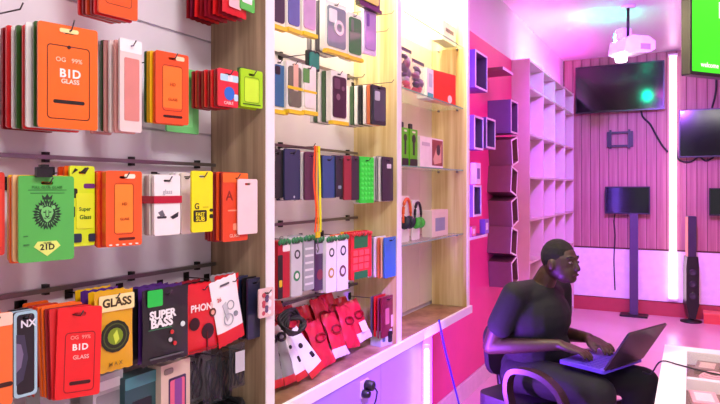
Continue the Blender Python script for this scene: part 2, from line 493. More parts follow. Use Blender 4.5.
def pack(box, d, a, col, label, cat='pack', kind='card', t=.006, prints=(), behind=(), gap=.012, what='pack', hookl=None,
         name='screen_glass_pack', group='packs on wall hooks', tilt=0.0, rough=.35, m=None, m2=None, split=0, hooklabel=None, rise=.0, roll=0.0, fixgap=None, bkind=None):
    m_, w, h, zb, th = place(*box, d, a)
    mm = m or mat(col, rough, noise=.04, scale=20, coat=.3)
    e = empty(name, (m_.x, m_.y, zb), (math.radians(tilt), roll, th))
    if kind == 'card': me = card_mesh(w, h, t, mm)
    else: me = pouch_mesh(w, h, t, mm, m2, split, seed=int(box[0]))
    linkmesh('card' if kind == 'card' else 'pouch', me, e)
    printing(e, w, h, t if kind == 'card' else t + .004, prints)
    tag(e, label, cat, group)
    # the ones behind it on the same hook
    nb = len(behind)
    for i, c in enumerate(behind):
        off = gap * (i + 1)
        pos = (m_.x - off, m_.y + random.uniform(-.003, .003), zb + random.uniform(-.004, .004))
        bm = c if not isinstance(c, str) else mat(c, rough, noise=.04, scale=20, coat=.3)
        ww = w * random.uniform(.94, 1.0)
        o = linkmesh(name, card_mesh(ww, h, min(t, gap * .7), bm, .005) if kind == 'card' else pouch_mesh(ww, h, min(t, gap * .8), bm, seed=i), None, pos, (math.radians(tilt), 0, PI / 2 - math.radians(a * (1 - (i + 1) / (nb + 1)) + random.uniform(-1.2, 1.2))))
        tag(o, '%s %s behind the %s' % (CN.get(c, 'coloured') + ' ' + what if isinstance(c, str) else 'clear ' + what, 'directly' if i == 0 else ORD[i], hooklabel or short_of(label)), cat, group)
    if hookl is not False:
        L = (m_.x - W0) + .018
        hook(m_, m_.y, zb + h - SLOT + (.0 if rise == 0 else -rise * .7), L, 'wire hook carrying the ' + (hooklabel or short_of(label)), rise)
    return e, w, h, t
CN = {'#c23a16': 'rust', '#b0203a': 'crimson', '#6a1430': 'maroon', '#b0301a': 'brick red'}
SHORT = {
 'charcoal boxed case at the top by the white divider edge': 'charcoal boxed case at the top', 'lilac boxed case with bright yellow tray at the top': 'lilac boxed case with yellow tray',
 'large blue grey boxed case with a white finger ring': 'finger ring phone case', 'dark green boxed case right of the finger ring case': 'dark green boxed case',
 'blue to teal boxed case beside the white divider edge': 'blue to teal boxed case', 'red blister card with blue and white print before the wood divider': 'red blister card with blue print',
 'small green and white card at the top edge by the wood divider': 'small green and white card', 'red orange pack with thin printed frame left of the pale green pack': 'red orange pack by the pale green one',
 'red and black earphone box by the white divider edge': 'red and black earphone box', 'grey earphone box in the middle of the green topped row': 'striped grey earphone box',
 'white earphone box with gold disc right of the lanyard': 'gold disc earphone box', 'white earphone box with brown disc beside the red box': 'brown disc earphone box',
 'red earphone card at top edge before the wood divider': 'red card at the top edge', 'black flat case by the white divider edge, middle row': 'black flat case by the divider',
 'neon green silicone case with a grid of studs': 'neon green studded case'}
def short_of(l): return SHORT.get(l, l)
def C(h, n):
    CN[h] = n; return h
RED, DRED, ORG, GRN, DGRN, YEL, WHT, LIME, PINK, BLK, NAVY, PUR, LGRN, GOLD, PEACH, GREY, TEAL = (
    C('#d81e22', 'red'), C('#8e1420', 'dark red'), C('#fb6a10', 'orange'), C('#3fae4a', 'green'), C('#2c5a22', 'dark green'), C('#f2c21c', 'yellow'),
    C('#f3efec', 'white'), C('#b4e414', 'lime'), C('#e9a8a4', 'pink'), C('#17161a', 'black'), C('#1c2140', 'navy'), C('#4b2477', 'purple'),
    C('#6fd878', 'light green'), C('#e0b010', 'gold'), C('#f6c890', 'peach'), C('#9a979c', 'grey'), C('#1f5c66', 'teal'))
RORG = C('#f2521c', 'red orange')
phone_print = lambda c: [('frame', -.34, .34, .1, .82, c, .0012), ('rect', -.24, .24, .16, .2, '#2a0f06')]
# ---- row under the ceiling, near bay
pack((98, 137, -92, 17), .17, 8, '#ee5a14', 'orange pack cut by the top edge, only its bottom showing', behind=[RED, DRED, '#c23a16', DRED, RED], gap=.016,
     prints=[('frame', -.34, .34, .1, .82, '#7a2a06', .0015)], hooklabel='orange pack at the top edge')
CN['#c23a16'] = 'rust'
pack((222, 246, -70, 16), .2, 0, RED, 'red earphone card at top edge before the wood divider', kind='pouch', t=.012, cat='pack', what='earphone card', name='earphone_pack',
     behind=[DRED, RED, DRED, '#b0203a', DRED, RED, '#6a1430', DRED], gap=.018, prints=[('rect', -.3, .2, .08, .4, '#f0c0c4')])
CN['#b0203a'] = 'crimson'; CN['#6a1430'] = 'maroon'
pack((240, 254, -60, 11), .21, 0, '#4ec24a', 'small green and white card at the top edge by the wood divider', prints=[('rect', -.4, .3, .1, .5, WHT)], name='accessory_card')
# ---- second row
pack((37.5, 97, 26, 129), .17, 15, ORG, 'large bright orange screen glass pack with white lettering', behind=[DGRN, WHT, RED, DGRN, WHT, RED, DRED], gap=.021, t=.007,
     prints=[('frame', -.36, .36, .09, .80, '#3a1204', .0018), ('rect', -.26, .27, .24, .275, '#1a0f0a'), ('text', 'B1D', .02, .53, .2, '#fff6ec', .03), ('text', 'GLASS', .02, .455, .11, '#ffe6d0', .02),
             ('text', 'OG   99%', 0, .66, .11, '#ffd2b0'), ('disc', 0, .79, .03, '#3a1204', 'camera_notch'), ('rect', -.16, .16, .925, .965, '#ffe8a0', 'slot_sticker')], hooklabel='large bright orange pack', rise=.05)
pinkc = glass('pink_clear_pack', '#f0b0a8', .75, .2)
pack((119, 141, 40, 132), .15, 4, WHT, 'clear pack with white header and pink glass beside the large orange pack', m=glass('clear_pack', '#f6e6e0', .8, .15), name='clear_glass_pack',
     behind=[pinkc, glass('white_clear_pack', '#fff4ee', .8, .2), pinkc, DGRN, WHT, pinkc], gap=.018, prints=[('rect', -.5, .5, .86, 1.0, '#fffaf2', 'header'), ('rect', -.3, .38, .12, .8, '#d88a80')], hooklabel='pink clear pack')
pack((155, 188, 53, 124), .17, 12, RORG, 'red orange pack with thin printed frame left of the pale green pack', behind=[ORG, YEL, YEL, DGRN], gap=.012,
     prints=[('rect', -.3, .3, .22, .8, '#ff7a28', 'printed_panel'), ('frame', -.3, .3, .18, .82, '#7a1e08', .0012), ('rect', -.28, .3, .085, .12, '#3a0f06'), ('rect', .1, .36, .9, .96, '#ffd9b0', 'slot_sticker'), ('text', 'HD', 0, .55, .12, '#b8420c'), ('text', 'GLASS', 0, .34, .1, '#b8420c')])
pack((166, 198, 68, 133), .07, 0, LGRN, 'pale green pack behind the red orange pack', prints=[('rect', -.3, .3, .1, .8, '#82e48a')])
pack((217.5, 237.5, 69.5, 107), .2, 8, '#e0303c', 'red blister card with blue and white print before the wood divider', t=.006, behind=[DRED, RED, DRED, RED, DRED, DRED, RED, DRED], gap=.013, name='cable_card', what='card',
     prints=[('rect', -.4, .5, .68, .86, '#b8e2f0'), ('rect', -.02, .2, .68, .86, '#f4f4fa'), ('disc', .05, .36, .26, '#2c6fd0'), ('rect', .28, .48, .18, .36, '#c4e0f4'), ('text', 'CABLE', 0, .1, .16, '#ffd8d0')])
pack((240, 262, 70, 107.5), .21, 10, '#a8e012', 'lime green pack with outline hanging at the wood divider edge', behind=[DGRN, LIME], gap=.01, hooklabel='lime green pack at the wood divider',
     prints=[('rect', -.32, .32, .14, .76, '#c8f238'), ('frame', -.34, .34, .12, .8, '#5c8a08', .0012), ('rect', -.4, .4, .06, .09, '#3a5a06')])
# ---- third row: lion pack and neighbours
lion, lw, lh, lt = pack((18, 73.5, 176, 261), .16, 14, '#52b84e', 'green pack with a black lion emblem and yellow badge', behind=[YEL, PEACH, ORG, YEL], gap=.012, hooklabel='green lion pack', t=.006, name='screen_glass_pack')
GK = '#12351c'
def lion_emblem(e, w, h, t):
    mk = mat(GK, .5); mg = mat('#79cf74', .45); y = -t / 2
    cx, cz, R = 0.0, .55 * h, .27 * w
    star = []
    for k in range(56):
        r = R * (1.0 if k % 2 == 0 else .8) * (1 + .05 * math.sin(k * 1.7)); q = 2 * PI * k / 56 + PI / 2
        star.append((cx + r * math.cos(q) * .98, cz + r * math.sin(q) * 1.1))
    em = MB().poly(star, y - .0006, y).build('emblem', mk, e)
    cu = MB()
    for k in range(26):         # pale strands in the mane
        q = 2 * PI * k / 26 + PI / 2
        a0, a1 = R * .56, R * (.86 if k % 2 else .74); dq = .045
        cu.poly([(cx + a0 * math.cos(q - dq), cz + a0 * 1.1 * math.sin(q - dq)), (cx + a1 * math.cos(q), cz + a1 * 1.1 * math.sin(q)), (cx + a0 * math.cos(q + dq), cz + a0 * 1.1 * math.sin(q + dq))], y - .0009, y - .0005)
    cu.build('mane_strands', mg, em)
    f = MB()
    f.poly([(-.36 * R, cz + .42 * R), (-.42 * R, cz + .1 * R), (-.22 * R, cz - .38 * R), (0, cz - .58 * R), (.22 * R, cz - .38 * R), (.42 * R, cz + .1 * R), (.36 * R, cz + .42 * R), (0, cz + .56 * R)][::-1][::-1], y - .001, y - .0005)
    for s in (-1, 1): f.poly(circ(s * .42 * R, cz + .5 * R, .13 * R, 8), y - .001, y - .0005)
    f.build('lion_face', mg, em)
    g = MB()
    for s in (-1, 1):
        g.poly(circ(s * .19 * R, cz + .15 * R, .09 * R, 8, .05 * R), y - .0014, y - .001)
        g.box(s * .1 * R - .0007, s * .1 * R + .0007, y - .0014, y - .001, cz - .2 * R, cz + .3 * R)
        g.poly([(s * .05 * R - .001, cz - .34 * R), (s * .24 * R, cz - .26 * R), (s * .24 * R + .001, cz - .22 * R), (s * .05 * R, cz - .29 * R)][::1], y - .0014, y - .001)
    g.poly([(-.13 * R, cz - .12 * R), (0, cz - .28 * R), (.13 * R, cz - .12 * R)], y - .0014, y - .001)
    g.build('lion_features', mk, em)
    cr = MB()                    # small crown above the mane
    c0 = cz + R * 1.02
    cr.poly([(-.3 * R, c0), (.3 * R, c0), (.36 * R, c0 + .34 * R), (.15 * R, c0 + .16 * R), (0, c0 + .42 * R), (-.15 * R, c0 + .16 * R), (-.36 * R, c0 + .34 * R)], y - .0006, y)
    cr.build('crown', mk, em)
lion_emblem(lion, lw, lh, lt)
printing(lion, lw, lh, lt, [('rect', -.34, .36, .83, .84, '#2f7a34'), ('rect', -.3, .32, .795, .803, '#2f7a34'), ('text', 'FULL GLUE GLASS', 0, .865, .07, '#2f7a34'),
     ('poly', [(-.24, .175), (-.17, .235), (.17, .235), (.24, .175), (.0, .06)], '#e2f07a', 'badge'), ('text', '21D', 0, .165, .15, '#1e2a14', .035), ('text', 'GLASS', 0, .215, .05, '#3a4a1c'),
     ('rect', -.42, -.34, .3, .31, '#2f7a34'), ('rect', -.42, -.32, .2, .21, '#2f7a34')])
clip = MB().box(-.017, .017, -.012, .0, -.004, .018).box(-.008, .008, -.015, .003, .018, .024)
tag(clip.build('binder_clip', M_BLACK, None, tuple(lion.matrix_basis @ Vector((-.01, -lt / 2 - .0012, lh + .001))), (0, 0, lion.rotation_euler.z)), 'black clip on top of the green lion pack', 'clip')
pack((-22, 4, 172, 256), .16, 6, '#c8301c', 'red pack at the left edge beside the green lion pack', prints=[('rect', -.3, .4, .1, .8, '#d84028')])
pack((69, 94, 166, 246), .12, 6, '#d8f020', 'neon yellow green pack with black splashes beside the green lion pack', behind=[ORG, RORG], gap=.02, hooklabel='neon splash pack',
     prints=[('rect', -.5, -.2, .6, .72, '#22261c', 'splash'), ('rect', .05, .5, .72, .78, '#6a2e7a', 'splash'), ('rect', -.5, -.3, .36, .5, '#22261c', 'splash'), ('poly', [(-.1, .92), (.1, .98), (.26, .98), (.1, .9)], '#22261c', 'splash'), ('poly', [(-.42, .9), (-.3, .97), (-.18, .95)], '#22261c', 'splash'),
             ('rect', -.26, .44, .22, .66, '#e4f832', 'printed_panel'), ('text', 'Super', .08, .46, .2, '#3a6a10', .02), ('text', 'Glass', .1, .36, .22, '#3a6a10', .02), ('rect', -.5, -.05, .05, .16, '#28304a', 'splash'), ('rect', .24, .5, .05, .15, '#28304a', 'splash')])
pack((105, 141, 171, 246), .17, 10, '#f05a1e', 'orange pack with outlined panel between neon pack and white boxes', behind=[RORG, RED, RORG, RED], gap=.011, t=.008, hooklabel='orange outlined pack',
     prints=[('rect', -.26, .24, .18, .82, '#fb8a2c', 'printed_panel'), ('frame', -.28, .26, .16, .84, '#a83208', .0013), ('rect', -.16, .3, .08, .115, '#5a1a08'), ('rect', .0, .3, .9, .96, '#fff0d8', 'slot_sticker'), ('text', 'HD', 0, .56, .1, '#a83208'), ('text', 'GLASS', 0, .36, .09, '#a83208')] +
     [('rect', -.42 + .18 * k, -.34 + .18 * k, .015, .035, '#ffe8d8', 'dash') for k in range(5)])
ebox, ew, eh, et = pack((153, 179, 175, 235), .17, 4, WHT, 'white glass box with dark pictures and red ribbon', behind=[C('#d8cfc6', 'beige'), C('#b9ada4', 'grey beige'), '#d8cfc6', '#b9ada4', WHT], gap=.016, t=.010, name='glass_box', what='box',
     prints=[('text', 'glass', 0, .72, .2, '#b0b0b8'), ('rect', -.4, -.04, .28, .32, '#38343c'), ('poly', [(-.36, .38), (-.2, .42), (-.1, .33), (-.24, .3)], '#6a6870'), ('poly', [(.1, .3), (.42, .38), (.4, .3), (.2, .26)], '#2a2830')])
pack((180, 191, 173, 234), .12, 2, '#eadfd2', 'beige white box between the red ribbon box and yellow pack', behind=[WHT, '#d8cfc6'], gap=.02, t=.010, name='glass_box', what='box', hooklabel='beige box beside the yellow pack')
mr = mat('#b81e34', .35)
rib = MB().box(-ew * .5 - .004, ew * .5 + .004, -et / 2 - .0025, -et / 2 - .0015, 0, .02).box(-ew * .5 - .004, -ew * .5 - .003, -et / 2 - .0025, .09, 0, .02).box(ew * .5 + .003, ew * .5 + .004, -et / 2 - .0025, .09, 0, .02)
rr = rib.build('ribbon', mr, None, tuple(ebox.matrix_basis @ Vector((0, 0, eh * .53))), (0, 0, ebox.rotation_euler.z))
tag(rr, 'dark red ribbon tied round the white glass boxes', 'ribbon')
pack((191, 212, 171, 232), .19, 8, '#f4ea10', 'bright yellow pack with black lettering beside the white boxes', prints=[('text', 'G', -.26, .42, .32, '#2a2a10', .02), ('rect', .02, .3, .39, .42, '#d8cc10'), ('rect', -.42, .2, .17, .36, '#2e2c14', 'printed_block'), ('text', 'FAST', -.11, .29, .2, '#f4ea10', .02), ('text', 'SUB', -.11, .215, .24, '#f4ea10', .02), ('rect', .34, .5, .33, .38, '#2e2c14'), ('rect', .34, .5, .22, .29, '#2e2c14')])
pack((222, 247, 173, 241), .19, 8, '#e2481e', 'red orange pack half covered by the pale pink card', behind=[DRED, RORG, DRED, '#b0301a', DRED, DRED], gap=.012, hooklabel='red orange pack under the pale pink card',
     prints=[('text', 'A', -.24, .66, .4, '#8a2410'), ('rect', -.1, .4, .16, .26, '#f09a78'), ('rect', -.3, .1, .44, .46, '#f09a78'), ('text', 'GLASS', -.05, .08, .14, '#ffc8b0'), ('rect', -.5, .5, .86, 1.0, '#f4722a', 'header')])
CN['#b0301a'] = 'brick red'
pack((237.5, 257, 179, 234), .205, 6, '#f6d8da', 'plain pale pink card hanging before the red orange pack', hookl=False, name='blank_card', t=.004)
# ---- fourth row: pouches on the lower crossbar
pack((-26, 12, 314, 408), .2, 12, '#f2702e', 'orange pack with dark band at the lower left edge', behind=[ORG, RORG], gap=.015, hooklabel='orange pack at the lower left edge', prints=[('rect', -.5, .5, .2, .25, '#3a1c10', 'band'), ('rect', -.5, .5, .86, 1.0, '#f8cfb8', 'header')])
pack((13, 36.5, 311, 396), .17, 8, '#15161c', 'black pack with pale blue frame and dark phone picture', name='phone_case_pack', hooklabel='pale blue framed black pack', behind=[C('#a8c8d8', 'pale blue'), BLK], gap=.012,
     prints=[('frame', -.5, .5, 0, 1, '#a8d0dc', .006), ('poly', [(-.4, .15), (-.1, .2), (.1, .45), (-.05, .72), (-.4, .74)], '#3c3a52', 'phone_picture'), ('poly', [(-.4, .3), (-.2, .35), (-.1, .5), (-.2, .62), (-.4, .64)], '#7a7090', 'phone_picture'), ('text', 'NX', .1, .85, .44, '#e8ecf2', .03)])
pack((32, 58, 304, 394), .10, 6, '#c8341a', 'rust red pack behind the black phone pack', behind=['#b0301a', ORG], gap=.018, hooklabel='rust red pack')
pack((54, 99, 308, 397), .20, 20, '#e8161a', 'bright red pack with white lettering leaning out before the gold pouch', t=.008, behind=[RED, DRED, ORG, ORG], gap=.014, tilt=-5, roll=.06, hooklabel='bright red pack',
     prints=[('frame', -.32, .36, .06, .72, '#7a0a0c', .0015), ('rect', -.2, .28, .14, .18, '#3a0606'), ('text', 'B1D', .02, .55, .2, '#fff0ec', .03), ('text', 'OG  99%', .02, .66, .12, '#ff9a90'), ('text', 'GLASS', .04, .44, .13, '#ffb8b0', .02), ('rect', -.12, .12, .9, .93, '#a81014')])
pack((94, 132.5, 291, 371), .17, 8, '#dca818', 'gold pouch with green ball in a black ring', kind='pouch', t=.009, cat='pouch', name='earphone_pouch', behind=[GOLD, PUR, GOLD], gap=.024, what='pouch', hooklabel='gold pouch', rough=.25,
     prints=[('disc', .0, .44, .38, '#1c2410', 'dark_ring'), ('ring', 0, .44, .31, .03, '#4a5a20'), ('disc', .0, .44, .2, '#7a9a18', 'green_ball'), ('poly', [(.0, .34), (.1, .4), (.04, .52), (-.06, .46)], '#c8e048', 'bolt'), ('rect', -.42, .5, .76, .96, '#f2e2a0', 'label_band'), ('text', 'GLASS', .04, .86, .27, '#3a2c08', .035), ('text', 'M A X', 0, .1, .13, '#7a5a10')])
pack((142, 188, 288, 362), .18, 8, '#1a1b1d', 'black pouch with green square and white lettering', kind='pouch', t=.009, cat='pouch', name='earphone_pouch', behind=[PUR, BLK, PUR, PUR], gap=.022, what='pouch', hooklabel='black lettered pouch',
     prints=[('rect', -.42, -.1, .78, 1.0, '#22c84a', 'green_square'), ('text', 'SUPER', -.1, .66, .2, '#f4f4f4', .045), ('text', 'BASS', -.12, .55, .22, '#f4f4f4', .045), ('rect', -.4, .1, .47, .48, '#3a8a58'), ('disc', .34, .48, .05, '#d8e8e0'), ('disc', .1, .4, .04, '#c83030'), ('disc', .06, .3, .04, '#b8b8b8'), ('disc', .16, .24, .04, '#c83030'), ('rect', -.38, .36, .08, .1, '#5a5c60')])
pack((186, 217, 284, 352), .17, 6, '#d81c24', 'red pouch with black earphone pictures', kind='pouch', t=.009, cat='pouch', name='earphone_pouch', behind=[RED, BLK, DRED], gap=.02, what='pouch', hooklabel='red earphone pouch',
     prints=[('text', 'PHONES', .05, .66, .24, '#ffe8e4', .03), ('disc', -.28, .44, .16, '#2a0a0c', 'earphone_picture'), ('disc', .14, .3, .2, '#2a0a0c', 'earphone_picture'), ('disc', .3, .56, .11, '#5a2a1c', 'earphone_picture'), ('disc', .3, .56, .06, '#e0a890', 'earphone_picture'), ('rect', .1, .14, .0, .3, '#5a0a0c', 'cord_picture'), ('rect', -.45, .45, .04, .06, '#8a0e12')])
pack((219, 245, 276, 342), .19, 8, '#f2f0f2', 'white blister card with red bottom hanging askew', kind='pouch', t=.009, m=mat('#f2f0f2', .3), m2=mat('#dc2028', .3), split=.2, name='earphone_pack', roll=-.2, behind=[RED, GREY], gap=.02, hooklabel='askew white blister card',
     prints=[('rect', -.18, .18, .9, .93, '#55525a', 'hang_slot'), ('text', '26', -.28, .72, .16, '#d04038'), ('ring', .1, .58, .14, .03, '#9aa0a8'), ('poly', [(-.2, .62), (-.05, .66), (.0, .4), (-.1, .36)], '#c4c8ce'), ('disc', .24, .42, .08, '#8a9098'), ('ring', -.05, .38, .18, .025, '#b0b4bc')])
pack((247, 261, 278, 338), .2, 4, '#1e2340', 'navy card edge before the wood divider', behind=[BLK, NAVY, C('#3a3c60', 'slate'), BLK, GREY, NAVY], gap=.016, name='accessory_card', hooklabel='navy card by the divider')
pack((258.5, 273, 288, 317), .235, 6, '#e8c8c8', 'small pink and white patterned card overlapping the white divider edge', name='accessory_card', hookl=None,
     prints=[('disc', -.2 + .2 * (k % 3), .15 + .18 * (k // 3) + .08 * (k % 2), .11, ('#c04858', '#5a4a70', '#f8f0f0')[k % 3], 'spot') for k in range(12)])
# ---- goods standing on the near counter
def phone_box(pl, pr, yt, x, h, wd, col, pic, label, dpt=.05, lean=0):
    c = atX((pl + pr) / 2, yt, x); zz = ZK + .0005
    h = c.z - zz if h is None else h
    p0, p1 = atX(pl, yt, x), atX(pr, yt, x); wd = p1.y - p0.y
    e = empty('phone_box', (x - dpt, (p0.y + p1.y) / 2, zz), (0, 0, PI / 2))
    MB().box(-wd / 2, wd / 2, -dpt, 0, 0, h).build('carton', mat(col, .4), e)
    for k, (u0, u1, v0, v1, cc) in enumerate(pic):
        MB().poly(rrect((u1 - u0) * wd, (v1 - v0) * h, .005, (u0 + u1) / 2 * wd, v0 * h, 3), -dpt - .0006 - .0004 * k, -dpt).build('phone_picture', mat(cc, .35), e)
    tag(e, label, 'box', 'boxes on the counter under the pouches')
phone_box(161, 190, 362, W0 + .15, None, 0, '#d8c2b0', [(-.25, .35, .1, .82, '#3a2a50'), (-.2, .3, .13, .79, '#e0688a'), (-.05, .2, .13, .79, '#8a4a9a'), (-.4, -.1, .88, .95, '#8a7a70')], 'beige phone box with pink phone picture under the black pouch')
phone_box(125, 158, 374, W0 + .13, None, 0, '#2c5258', [(-.3, .3, .1, .7, '#1c2430'), (-.2, .2, .15, .6, '#7a4468'), (-.5, .5, .86, 1.0, '#4a8a90')], 'dark teal phone box under the gold and black pouches')
phone_box(93, 123, 374, W0 + .11, None, 0, '#b8b4b8', [(-.4, .4, .5, .8, '#8a868c'), (-.35, .2, .2, .4, '#6a666c'), (-.3, .4, .84, .94, '#e8e4e8')], 'grey printed box under the gold pouch')
phone_box(40, 70, 385, W0 + .12, None, 0, '#a8b0b4', [(-.4, .4, .3, .8, '#d8dcde')], 'pale grey box under the bright red pack')
for (l, r, t_, b, d, lab) in ((187, 203, 352, 402, .13, 'clear bag of black cable below the red pouch'), (203, 222, 350, 404, .15, 'clear bag of black cable below the white blister card'), (229, 245, 344, 388, .19, 'clear bag with white label below the white blister card'), (219, 232, 352, 400, .12, 'dark bag of cable between two clear bags')):
    e, w_, h_, t_ = pack((l, r, t_, b), d, 6, BLK, lab, kind='pouch', t=.009, m=glass('cable_bag', '#3c4046', .38, .15), cat='bag', name='cable_bag', hookl=None, group='bags of cable')
    cb = MB()
    for k in range(5):
        pts = [((-.34 + .17 * k + .05 * math.sin(j * .9 + k)) * w_, .003 * math.sin(j + k * 2), h_ * (.08 + .075 * j)) for j in range(11)]
        cb.tube(pts, .0028, n=5)
    cb.build('cable', M_RUB, e)
    if 'white label' in lab: MB().box(-.28 * w_, .3 * w_, -.0125, -.0118, .38 * h_, .85 * h_).build('label_card', mat('#c4c6cc', .4), e)
lump = MB()
for k in range(7):
    r = .075 - .009 * abs(k - 3)
    lump.tube([(r * math.cos(q) * 1.0, r * math.sin(q) * .9 + (k - 3) * .006, .03 + .004 * math.sin(q * 3 + k) + .008 * (k % 3)) for q in [2 * PI * j / 20 for j in range(21)]], .009, n=6)
p = atX(222, 395, W0 + .12)
tag(lump.build('coiled_cable', M_RUB, None, (p.x, p.y, ZK - .012)), 'coil of thick black cable on the counter by the wood divider', 'cable')
# ================================================================== middle bay: phone cases
def case_pack(box, d, a, col, label, tray='#e8c628', cam_='#26262c', ring=None, behind=(), gap=.02, camtype=1, t=.018, rough=.3, frame='#f2efe6', group='boxed phone cases', extra=()):
    m_, w, h, zb, th = place(*box, d, a)
    e = empty('boxed_phone_case', (m_.x, m_.y, zb), (0, 0, th))
    MB().poly(rrect(w, h, .006, 0, 0, 3), -t / 2 + .004, t / 2, holes=[rrect(min(.024, w * .3), .007, .003, 0, h - .014, 2)]).build('backing_card', mat(frame, .4), e)
    cw, ch = w * .82, h * .8; z0 = h * .1
    cs_ = MB().poly(rrect(cw, ch, .012, 0, z0, 4), -t / 2, -t / 2 + .006).build('case', mat(col, rough, noise=.12, scale=16, coat=.4), e)
    if camtype == 1:
        MB().poly(rrect(cw * .42, cw * .46, .006, -cw * .22, z0 + ch - cw * .56, 3), -t / 2 - .002, -t / 2).build('camera_ring', mat(cam_, .3), cs_)
    elif camtype == 2:
        MB().poly(rrect(cw * .22, ch * .34, .006, -cw * .28, z0 + ch * .6, 3), -t / 2 - .002, -t / 2).build('camera_ring', mat(cam_, .3), cs_)
    if ring:
        MB().poly(circ(cw * .1, z0 + ch * .5, cw * .26, 18), -t / 2 - .004, -t / 2, holes=[circ(cw * .1, z0 + ch * .5, cw * .15, 18)]).build('finger_ring', mat(ring, .25, .3), cs_)
    if extra: printing(e, w, h, t, extra)
    if tray: MB().box(-w / 2, w / 2, -t / 2 - .006, t / 2 - .001, -.008, .006).build('tray', mat(tray, .35), e)
    tag(e, label, 'phone case', group)
    for i, c in enumerate(behind):
        o = linkmesh('boxed_phone_case', MB().poly(rrect(w, h, .006, 0, 0, 3), -gap * .36, gap * .36, holes=[rrect(min(.024, w * .3), .007, .003, 0, h - .014, 2)]).mesh('case_box', mat(c, .4, coat=.2)),
                     None, (m_.x - gap * (i + 1), m_.y + random.uniform(-.003, .003), zb), (0, 0, PI / 2 + random.uniform(-.02, .02)))
        tag(o, '%s case box %s behind the %s' % (CN.get(c, 'pale'), 'directly' if i == 0 else ORD[i], short_of(label)), 'phone case', group)
    hook(m_, m_.y, zb + h - .0105, m_.x - W0 + .016, 'wire hook carrying the ' + short_of(label))
    return e, w, h
CN.update({'#2a2c30': 'charcoal', '#e8a8a0': 'salmon', '#1e3a30': 'forest green', '#e4e0dc': 'ivory', '#b0b4bc': 'cool grey', '#f6f2ea': 'cream', '#4a6a48': 'moss', '#c8a898': 'tan', '#e0784a': 'coral', '#5a5660': 'dim grey', '#c8bcb4': 'stone', '#8a3048': 'wine'})
CR, MOSS, CORAL, DIM, STONE, WINE = '#f6f2ea', '#4a6a48', '#e0784a', '#5a5660', '#c8bcb4', '#8a3048'
# top row
case_pack((271, 284, -24, 28), .15, 4, '#2e2f3a', 'charcoal boxed case at the top by the white divider edge', behind=[CR, DIM])
case_pack((285.5, 299, -22, 31), .16, 4, '#5a66a8', 'blue boxed case hanging at the top edge', behind=[CR])
case_pack((301, 315, -20, 35), .17, 6, '#c8a4cc', 'lilac boxed case with bright yellow tray at the top', behind=[CR, CR], cam_='#8a7a9a', tray='#f0d020')
case_pack((324, 346, 3, 53), .185, 8, '#7c8a94', 'large blue grey boxed case with a white finger ring', ring='#f4f4ec', behind=[CR, DIM, CR, GREY], gap=.02, cam_='#e8eaec')
case_pack((346.5, 361, 14, 59), .20, 8, '#3c7a4a', 'dark green boxed case right of the finger ring case', behind=[CR, CR], camtype=2, cam_='#6a7a70')
case_pack((363, 375.5, 8, 55), .20, 10, '#b490d0', 'lilac case with rounded corners hanging before the pale wood', tray=None, frame='#e0c8ec', camtype=2, cam_='#7a50a8')
case_pack((357, 379, -44, 8), .21, 4, '#e8e430', 'black and yellow boxed case cut by the top edge', tray='#26241c', frame='#26241c', camtype=0)
# second row
case_pack((271, 285, 60, 112), .13, 4, '#2e6a9a', 'blue to teal boxed case beside the white divider edge', behind=[CR])
case_pack((285.5, 301, 62, 112), .15, 4, '#6a6a58', 'olive boxed case with beige strap and yellow bar', behind=[CR, CR], extra=[('rect', -.12, .2, .42, .96, '#e0b49c', 'strap'), ('rect', -.5, .5, .44, .5, '#eac820', 'yellow_bar')], camtype=0)
case_pack((301.5, 315, 66, 113), .16, 4, '#eceae0', 'white boxed case with green corner and yellow tray', behind=[CR], extra=[('rect', -.5, -.05, .62, .92, '#5a9a4a', 'green_patch'), ('rect', -.5, .5, .42, .47, '#eac820', 'yellow_bar')], camtype=0)
case_pack((307, 318.5, 51, 71), .15, 6, '#1c8a78', 'small teal case with dark edge above the white boxed case', tray=None, frame='#1c2a2c', camtype=0)
case_pack((330, 346, 72, 123), .185, 6, '#43283c', 'dark plum boxed case with faint flowers', behind=[CR, MOSS, CR, MOSS, CR], gap=.018, cam_='#6a4860', extra=[('disc', -.1, .5, .12, '#8a6878', 'flower'), ('disc', .2, .68, .09, '#7a5868', 'flower')])
case_pack((371, 385, 86, 125), .205, 8, '#4c4e5e', 'slate grey case front at the pale wood divider', tray=None, frame='#34343e', camtype=1, cam_='#c0c4d0', behind=[CORAL, CR, '#2a2c30', CR, MOSS, CR, '#2a2c30', CR], gap=.0205)
CN['#2a2c30'] = 'charcoal'
# third row: soft flat cases
def flat(box, d, col, label, behind=(), gap=.016, prints=(), hl=None, a=4, t=.007):
    return pack(box, d, a, col, label, cat='phone case', name='flat_phone_case', what='flat case', group='flat cases on the middle crossbar', behind=behind, gap=gap, prints=prints, hooklabel=hl, t=t, rough=.55)
flat((270, 282.5, 149, 198), .14, '#202024', 'black flat case by the white divider edge, middle row', [STONE])
flat((284, 299.5, 149, 200), .155, '#2a3358', 'navy flat case in the middle row', [WHT, NAVY, WHT], prints=[('disc', .1, .06, .05, '#c8ccd8', 'logo')])
flat((304.5, 316, 152, 200), .17, '#6a3a58', 'mauve flat case left of the neon lanyard', [WHT, '#e8a8a0', WHT, STONE], hl='mauve flat case')
CN['#e8a8a0'] = 'salmon'
flat((322.5, 334, 156, 198), .16, '#33508a', 'blue flat case right of the neon lanyard', [BLK, WHT])
flat((335, 343, 156, 197), .17, '#232630', 'black flat case right of the blue one', [DIM, '#1e3a30'], prints=[('rect', -.2, .2, .2, .28, '#8aa0b0', 'logo')])
CN['#1e3a30'] = 'forest green'
flat((343.5, 351, 156, 200), .18, '#9a2c38', 'wine red flat case among black ones', [DIM])
